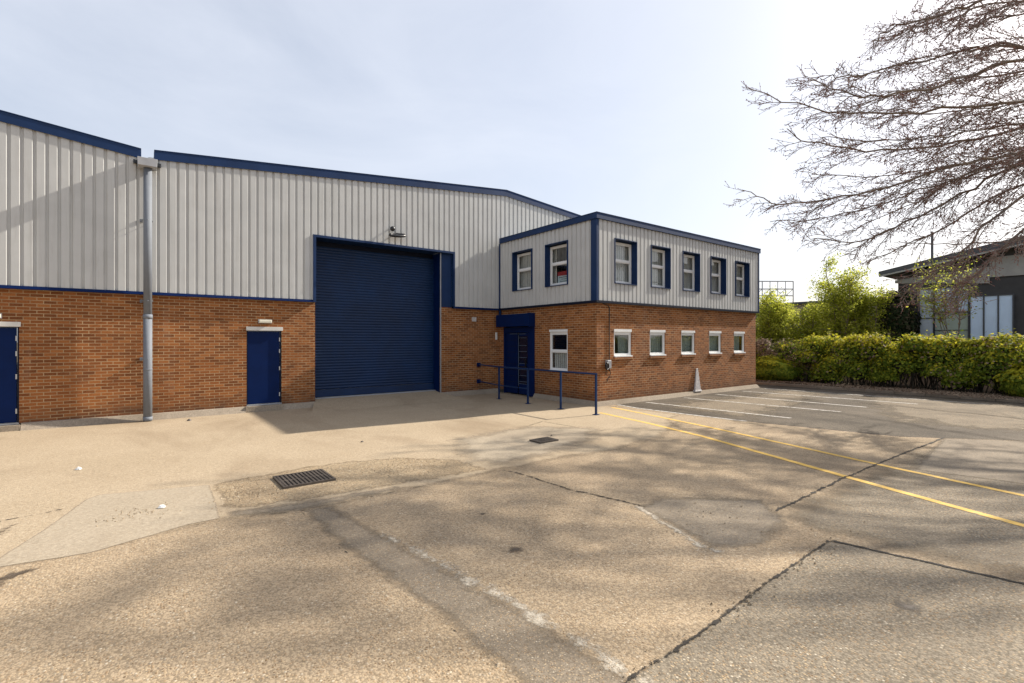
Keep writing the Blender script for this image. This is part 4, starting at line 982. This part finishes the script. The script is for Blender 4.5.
# large bare tree ---------------------------------------------------------------
def big_tree():
    root = thing('bare_tree', 'large bare spring tree overhanging the parking bays from the right', 'tree', (23.6, -4.2, 0.1))
    g = random.Random(21)
    base = Vector((23.6, -4.2, 0.0))
    tr = MB(); leader = [base, base+Vector((0.1, 0.1, 1.6)), base+Vector((-0.1, 0.2, 3.6)), base+Vector((-0.2, 0.3, 6.0)), base+Vector((0.0, 0.2, 8.5)), base+Vector((0.2, 0.0, 11.0)), base+Vector((0.1, 0.3, 14.0))]
    tr.tube(leader, [0.42, 0.33, 0.29, 0.24, 0.17, 0.11, 0.03], 14)
    tr.build('trunk', M['bark'], root, smooth=True)
    def cat(pts, k=5):
        P = [pts[0]]+pts+[pts[-1]]; out = []
        for i in range(1, len(P)-2):
            p0, p1, p2, p3 = P[i-1:i+3]
            for j in range(k):
                t = j/k
                out.append(0.5*((2*p1)+(p2-p0)*t+(2*p0-5*p1+4*p2-p3)*t*t+(3*p1-p0-3*p2+p3)*t**3))
        out.append(P[-2]); return out
    limbs = {
     'D': [(18.9, -0.6, 7.5), (17.2, 2.0, 7.8), (15.5, 3.9, 7.8), (14.5, 5.3, 8.1), (13.3, 6.8, 8.9)],
     'A': [(20.6, -0.6, 7.4), (17.9, 2.1, 6.8), (17.1, 3.3, 6.6), (15.7, 5.0, 6.0), (14.5, 6.5, 5.9), (13.7, 7.2, 6.3)],
     'B': [(22.3, -0.7, 7.6), (19.3, 2.2, 6.8), (17.9, 3.9, 5.7), (16.9, 5.3, 4.9), (16.2, 6.5, 5.2)],
     'E': [(18.9, -0.6, 8.3), (17.2, 2.0, 9.2), (16.9, 2.8, 9.4), (15.4, 4.6, 9.1), (14.3, 5.4, 8.9)],
     'F': [(18.9, -0.6, 9.6), (17.2, 2.0, 10.5), (16.6, 3.1, 10.4), (15.8, 4.3, 10.2), (15.4, 4.6, 9.7)],
     'C': [(20.6, -0.6, 6.2), (17.9, 2.1, 5.6), (17.1, 3.3, 4.1), (16.7, 4.2, 3.3)],
     'H': [(20.6, -0.6, 5.7), (18.2, 1.8, 5.1), (17.3, 2.9, 3.6), (16.8, 3.5, 2.9)],
     'I': [(22.3, -0.7, 8.6), (20.0, 2.3, 8.0), (17.9, 4.6, 7.6), (16.1, 6.4, 8.0), (15.6, 6.8, 8.4)],
     'J': [(17.2, -0.5, 6.7), (15.0, 1.7, 7.9), (14.3, 3.0, 7.7), (13.4, 4.2, 7.7), (12.9, 5.1, 8.3)],
     'K': [(20.6, -0.6, 11.8), (18.4, 1.7, 12.7), (17.3, 3.2, 12.0), (16.4, 3.8, 11.1)],
     'M': [(24.0, -0.7, 7.4), (20.8, 2.4, 6.6), (19.4, 4.0, 5.4), (18.3, 5.5, 4.5)],
    }
    hidden = {
     'n1': [(19.5, -4.5, 8.5), (15.5, -3.8, 9.8), (11.5, -2.5, 10.2), (9.5, -1.8, 10.0)],
     'n4': [(20.5, -2.6, 10.5), (17.5, -0.6, 13.0), (15.0, 0.6, 14.0)],
     'n8': [(25.5, -1.5, 5.6), (26.6, 2.0, 5.8), (27.0, 5.0, 6.0), (27.0, 7.2, 6.4)],
     'n5': [(26.0, -1.5, 8.5), (27.5, 1.5, 9.0), (28.5, 4.0, 9.0)],
     'n6': [(26.5, -5.5, 8.0), (29.5, -6.5, 9.0)],
    }
    for key, sx, sy, dz, cut in (('A', 0.9, 0.9, -0.35, 1), ('D', 0.8, 0.6, -0.55, 1), ('D', 1.2, 1.4, 0.55, 2), ('E', 1.0, 0.8, -0.45, 1), ('E', 1.1, 1.2, 0.6, 1), ('F', 1.3, 0.8, 0.5, 1), ('F', 0.3, 0.2, -0.5, 2), ('B', 0.9, 0.7, 0.5, 1), ('I', 1.0, 0.9, -0.5, 1), ('K', 0.6, 0.3, -0.7, 0)):
        src = limbs[key]; src = src[:len(src)-cut] if cut else src
        m_ = len(src)
        limbs[key+str(len(limbs))] = [(x+sx*(0.4+0.6*i/m_)+g.uniform(-.15, .15), y+sy*(0.4+0.6*i/m_)+g.uniform(-.15, .15), z+dz*(0.5+0.6*i/m_)+g.uniform(-.1, .1)) for i, (x, y, z) in enumerate(src)]
    big = MB(); fine = MB(); budP = []; budD = []
    ends = [('%s' % k, v, 1) for k, v in limbs.items()]+[(k, v, 0) for k, v in hidden.items()]
    def wander(p, d, L, seg, wob, lift):
        pts = [p.copy()]; d = d.normalized(); st = L/seg
        for _ in range(seg):
            d = (d+Vector((g.gauss(0, wob), g.gauss(0, wob), g.gauss(0, wob)+lift))).normalized()
            p = p+d*st; pts.append(p.copy())
        return pts
    def side(d, ang):
        r = Vector((g.gauss(0, 1), g.gauss(0, 1), g.gauss(0, 0.8))); r = r-d*r.dot(d)
        if r.length < 1e-4: r = Vector((0, 0, 1))
        r.normalize(); return (d*math.cos(ang)+r*math.sin(ang)).normalized()
    for key, pts, vis in ends:
        z0 = max(3.2, min(9.0, pts[0][2]-2.6)); start = Vector((23.5, -4.0, z0))
        ctrl = [start]+[Vector(p) for p in pts]
        C = cat(ctrl, 6); n = len(C)
        for i_ in range(2, n-1): C[i_] = C[i_]+Vector((g.gauss(0, 0.03), g.gauss(0, 0.03), g.gauss(0, 0.035)))
        r0 = (0.043 if len(key) == 1 else 0.024) if vis else 0.04
        big.tube(C, [r0*(1-i/n)**0.9+0.008 for i in range(n)], 7, cap=False)
        for i in range(4, n-1):
            p = C[i]; q = C[i+1]; seg = (q-p).length; d = (q-p).normalized()
            want = seg/(0.30 if vis else 0.9)*((0.3 if len(key) == 1 else 0.08) if i < 9 else 1.0)
            m = int(want)+(1 if g.random() < want-int(want) else 0)
            for _ in range(m):
                pp = p.lerp(q, g.random()); f = i/n
                L1 = g.uniform(0.8, 2.9)*(1.2-1.12*f)
                dd = side(d, R(g.uniform(8, 36))); dd = (dd+Vector((0, 0, -0.10))).normalized()
                b1 = wander(pp, dd, L1, 8, 0.06, -0.035)
                big.tube(b1, [0.015*(1-0.82*j/8)*(1.2-0.5*f) for j in range(9)], 4, cap=False)
                for j in range(1, 9):
                    a = b1[j-1]; b = b1[j]; db = (b-a).normalized(); sg = (b-a).length
                    want = sg/(0.13 if vis else 0.30); m2 = int(want)+(1 if g.random() < want-int(want) else 0)
                    for _ in range(m2):
                        s = a.lerp(b, g.random())
                        L2 = g.uniform(0.25, 0.95)*(1.1-0.55*j/8)*(1.1-0.4*f)
                        b2 = wander(s, side(db, R(g.uniform(18, 45))), L2, 4, 0.10, 0.0)
                        fine.tube(b2, [0.0066, 0.0060, 0.0054, 0.0045, 0.0032], 3, cap=False)
                        if not vis: continue
                        for k in range(1, 5):
                            dk = (b2[k]-b2[k-1]).normalized()
                            if g.random() < 0.75:
                                c = b2[k-1].lerp(b2[k], g.random()); e = side(dk, R(g.uniform(28, 65))); e = (e+Vector((0, 0, 0.12))).normalized()
                                L3 = g.uniform(0.05, 0.24); t = c+e*L3
                                fine.tube([c, t], [0.0062, 0.005], 3, cap=False)
                                budP.append(t); budD.append(e)
                                if L3 > 0.12: budP.append(c.lerp(t, 0.5)); budD.append(side(e, R(35)))
                            budP.append(b2[k]); budD.append(dk)
    big.build('limbs', M['bark'], root)
    fine.build('twigs', M['twig'], root)
    # buds: slim four-sided spindles
    Pn = np.array([tuple(p) for p in budP]); Dn = np.array([tuple(d) for d in budD])
    gg = np.random.default_rng(5); n = len(Pn); A = np.cross(Dn, gg.normal(0, 1, (n, 3))); A /= np.linalg.norm(A, axis=1)[:, None]+1e-9; B = np.cross(Dn, A)
    s = gg.uniform(0.7, 1.5, n)[:, None]; w = 0.0105*s; l = 0.032*s
    V = np.stack([Pn-Dn*0.006, Pn+Dn*l*0.5+A*w, Pn+Dn*l*0.5-A*w*0.5+B*w*0.87, Pn+Dn*l*0.5-A*w*0.5-B*w*0.87, Pn+Dn*l*1.3], 1).reshape(-1, 3)
    o3 = np.array(world_loc(root)); k = np.arange(n)[:, None, None]*5
    T = np.array([[0, 2, 1], [0, 3, 2], [0, 1, 3], [4, 1, 2], [4, 2, 3], [4, 3, 1]])[None]+k
    T = T.reshape(-1, 3).astype(np.int32)
    me = bpy.data.meshes.new('buds'); me.vertices.add(len(V)); me.vertices.foreach_set('co', (V-o3).ravel())
    me.loops.add(T.size); me.loops.foreach_set('vertex_index', T.ravel()); me.polygons.add(len(T))
    me.polygons.foreach_set('loop_start', np.arange(0, T.size, 3, dtype=np.int32)); me.polygons.foreach_set('loop_total', np.full(len(T), 3, dtype=np.int32))
    me.materials.append(M['bud']); me.update(calc_edges=True)
    ob = bpy.data.objects.new('buds', me); COL.objects.link(ob); ob.parent = root
    print('buds', n, 'fine faces', len(fine.f))
    return root
tree = big_tree()

# ---------------------------------------------------------------- background buildings
bd = thing('pavilion_building', 'dark building with sloping roof behind the hedge on the right', 'building', (36.0, 4.0, 0))
XB = 34.0
def zr(y): return 5.92+(9.58-y)*0.190
yA, yB = 9.58, -4.0
mb = MB(); mb.hexa([(XB+0.4, yB, 0), (XB+12, yB, 0), (XB+12, yA-0.6, 0), (XB+0.4, yA-0.6, 0)], [(XB+0.4, yB, zr(yB)-0.3), (XB+12, yB, zr(yB)-0.3), (XB+12, yA-0.6, zr(yA-0.6)-0.35), (XB+0.4, yA-0.6, zr(yA-0.6)-0.35)])
mb.build('wall', M['dark_wall'], bd)
mb = MB(); mb.hexa([(XB-0.4, yB, zr(yB)-0.55), (XB+12.5, yB, zr(yB)-0.55), (XB+12.5, yA+0.1, zr(yA)-0.22), (XB-0.4, yA+0.1, zr(yA)-0.22)], [(XB-0.4, yB, zr(yB)), (XB+12.5, yB, zr(yB)), (XB+12.5, yA+0.1, zr(yA)), (XB-0.4, yA+0.1, zr(yA))])
mb.build('roof', M['dark_roof'], bd)
mb = MB(); mb.hexa([(XB+0.30, 5.2, 4.9), (XB+0.39, 5.2, 4.9), (XB+0.39, 9.1, 5.25), (XB+0.30, 9.1, 5.25)], [(XB+0.30, 5.2, 5.75), (XB+0.39, 5.2, 5.75), (XB+0.39, 9.1, 5.42), (XB+0.30, 9.1, 5.42)])
mb.build('gable_panel', M['soffit'], bd)
box_part('gable_panel', M['soffit'], bd, XB+0.31, XB+0.39, 1.0, 5.19, 5.2, 6.2)
def glaz(y0, y1_, z0, z1, mat, name='window_panel', n=1, bar=True):
    p = MB().box(XB+0.28, XB+0.37, y0, y1_, z0, z1).build(name, mat, bd)
    fr = MB()
    for k in range(n+1):
        yy = y0+(y1_-y0)*k/n; fr.box(XB+0.235, XB+0.279, yy-0.03, yy+0.03, z0, z1)
    fr.box(XB+0.24, XB+0.278, y0, y1_, z1-0.05, z1)
    if bar: fr.box(XB+0.24, XB+0.278, y0, y1_, (z0+z1)/2-0.02, (z0+z1)/2+0.02)
    fr.build('frame', M['dark_roof'], p)
glaz(7.37, 7.99, 1.6, 4.85, M['grey_panel'])
glaz(5.97, 7.35, 3.55, 4.85, M['painted_sky_glass'], n=3)
glaz(5.97, 7.35, 1.6, 3.5, M['green_glass'], n=1)
glaz(4.34, 5.93, 1.6, 4.30, M['blue_panel'], n=3, bar=False)
mb = MB(); mb.hexa([(XB-0.405, yB, zr(yB)-0.62), (XB-0.30, yB, zr(yB)-0.62), (XB-0.30, yA+0.08, zr(yA)-0.31), (XB-0.405, yA+0.08, zr(yA)-0.31)], [(XB-0.405, yB, zr(yB)-0.552), (XB-0.30, yB, zr(yB)-0.552), (XB-0.30, yA+0.08, zr(yA)-0.224), (XB-0.405, yA+0.08, zr(yA)-0.224)])
mb.build('gutter', M['soffit'], bd)
box_part('flue', M['dark_roof'], bd, XB+1.4, XB+1.5, 7.65, 7.75, 6.0, 8.1)
# ivy bank in front of its left end
def clump(name, label, c, r, n, size, mat, seed, cat='shrub', tip=None):
    root = thing(name, label, cat, (c[0], c[1], 0.1)); g = np.random.default_rng(seed)
    D = g.normal(0, 1, (n, 3)); D /= np.linalg.norm(D, axis=1)[:, None]
    rad = np.array([1+0.3*mnoise.noise(Vector(d)*2.2+Vector((seed, 0, 0)))+0.15*mnoise.noise(Vector(d)*6) for d in D])*(1-np.abs(g.normal(0, 0.13, n)))
    P = D*rad[:, None]*np.array(r)+np.array(c); P[:, 2] = np.maximum(P[:, 2], 0.15)
    mi = None
    if tip is not None:
        zz = (P[:, 2]-c[2])/r[2]+g.normal(0, 0.22, n); mi = np.where(zz > tip, 1, 0)
    leaf_mesh('foliage', P, D+np.array([0, 0, .4]), size, mat, root, seed=seed, mats=mat if tip is not None else None, mi=mi)
    st = MB()
    for k in range(7):
        a = k*0.9; st.tube([(c[0]+0.1*math.cos(a), c[1]+0.1*math.sin(a), 0.05), (c[0]+r[0]*0.4*math.cos(a), c[1]+r[1]*0.4*math.sin(a), c[2]), (c[0]+r[0]*0.7*math.cos(a), c[1]+r[1]*0.7*math.sin(a), c[2]+r[2]*0.6)], [0.07, 0.05, 0.02], 6)
    st.build('trunk', M['bark'], root)
clump('shrub', 'low dark green shrub in front of the brownish hedge section', (23.9, 11.2, 0.62), (0.65, 1.35, 0.62), 11000, 0.065, HM, 41, tip=0.55)
clump('shrub', 'small round green shrub before the hedge at the right photo edge', (23.5, 2.2, 0.62), (0.62, 1.25, 0.66), 11000, 0.065, HM, 42, tip=0.25)
clump('shrub', 'dark ivy covered shrub at the left end of the dark building', (32.6, 8.6, 2.6), (1.0, 0.95, 2.3), 9000, 0.10, M['ivy'], 31)

b2 = thing('beige_building', 'low beige building seen between the trees', 'building', (46, 16, 0))
wall_mb('y', 42.0, 5, 10.5, 30, 0, 4.9).build('wall', M['beige'], b2)
box_part('window_band', M['white_trim'], b2, 41.9, 41.99, 12.0, 22, 3.75, 3.95)
box_part('window_strip', M['dark_roof'], b2, 41.92, 41.985, 12.0, 22, 2.2, 3.1)
box_part('roof', M['dark_roof'], b2, 41.7, 47.3, 10.2, 30.3, 4.9, 5.05)
b3 = thing('brick_outbuilding', 'red brown outbuilding with a navy roof edge behind the office', 'outbuilding', (27, 16.5, 0))
box_part('wall', M['red_brown'], b3, 25.0, 31.0, 15.6, 20, 0, 3.25)
box_part('roof', M['navy'], b3, 24.8, 31.3, 15.3, 20.3, 3.25, 3.6)
gt = thing('steel_gantry', 'distant pale steel lattice gantry right of the office roof', 'gantry', (49.5, 22.7, 0))
mb = MB(); a = Vector((46.0, 25.2, 0)); b = Vector((50.9, 21.6, 0))
for z in (6.35, 7.0, 7.75): mb.tube([(a.x, a.y, z), (b.x, b.y, z)], 0.06, 6)
mb.build('rail', M['gantry'], gt)
for k in range(9):
    p = a.lerp(b, k/8); MB().tube([(p.x, p.y, 0 if k in (0, 4, 8) else 6.35), (p.x, p.y, 7.75)], 0.055 if k in (0, 4, 8) else 0.04, 6).build('post', M['gantry'], gt)
mb = MB()
for k in range(8):
    p = a.lerp(b, k/8); q = a.lerp(b, (k+1)/8); mb.tube([(p.x, p.y, 6.35), (q.x, q.y, 7.0)], 0.03, 5)
mb.build('brace', M['gantry'], gt)

# ---------------------------------------------------------------- light, sky, camera
EL, AZ = R(34.5), R(-7.2)
sun = bpy.data.lights.new('sun', 'SUN'); sun.energy = 4.5; sun.angle = R(0.8); sun.color = (1.0, 0.93, 0.82)
so = bpy.data.objects.new('sun', sun); COL.objects.link(so)
d = Vector((math.cos(EL)*math.cos(AZ), math.cos(EL)*math.sin(AZ), math.sin(EL)))
so.rotation_euler = d.to_track_quat('Z', 'Y').to_euler(); so.location = (30, -5, 25)
wd = bpy.data.worlds.new('World'); scene.world = wd; wd.use_nodes = True
nt = wd.node_tree
for n in list(nt.nodes): nt.nodes.remove(n)
sky = nt.nodes.new('ShaderNodeTexSky'); sky.sky_type = 'NISHITA'; sky.sun_disc = False
sky.sun_elevation = EL; sky.sun_rotation = R(90)-AZ
sky.air_density = 1.0; sky.dust_density = 2.4; sky.ozone_density = 1.2; sky.altitude = 0
tc = nt.nodes.new('ShaderNodeTexCoord'); mp = nt.nodes.new('ShaderNodeMapping'); mp.inputs['Scale'].default_value = (1, 1.6, 3.2); mp.inputs['Rotation'].default_value = (0, 0.15, 0.5)
nt.links.new(tc.outputs['Generated'], mp.inputs['Vector'])
cl = noise(nt, mp.outputs[0], 1.6, 7, 0.6, 0.5)
veil = ramp(nt, cl, [(0.30, 0.50), (0.75, 0.74)])
mx = mix(nt, veil, sky.outputs[0], (6.35, 6.65, 7.35))
bg = nt.nodes.new('ShaderNodeBackground'); bg.inputs[1].default_value = 0.080
nt.links.new(mx, bg.inputs[0]); ow = nt.nodes.new('ShaderNodeOutputWorld'); nt.links.new(bg.outputs[0], ow.inputs[0])

cam = bpy.data.cameras.new('camera'); co = bpy.data.objects.new('camera', cam); COL.objects.link(co)
cam.sensor_width = 36; cam.lens = 493.1*36/1024; cam.clip_end = 2000; cam.clip_start = 0.05
cam.shift_y = -1.3/1024
co.location = (0, 0, 2.02); co.rotation_euler = (R(90), 0, 0.9196-R(90))
scene.camera = co
vs = scene.view_settings
scene.display_settings.display_device = 'sRGB'
vs.view_transform = 'Standard'; vs.look = 'None'; vs.exposure = 0.92; vs.gamma = 1; vs.use_curve_mapping = False
scene.cycles.max_bounces = 6; scene.cycles.transparent_max_bounces = 12
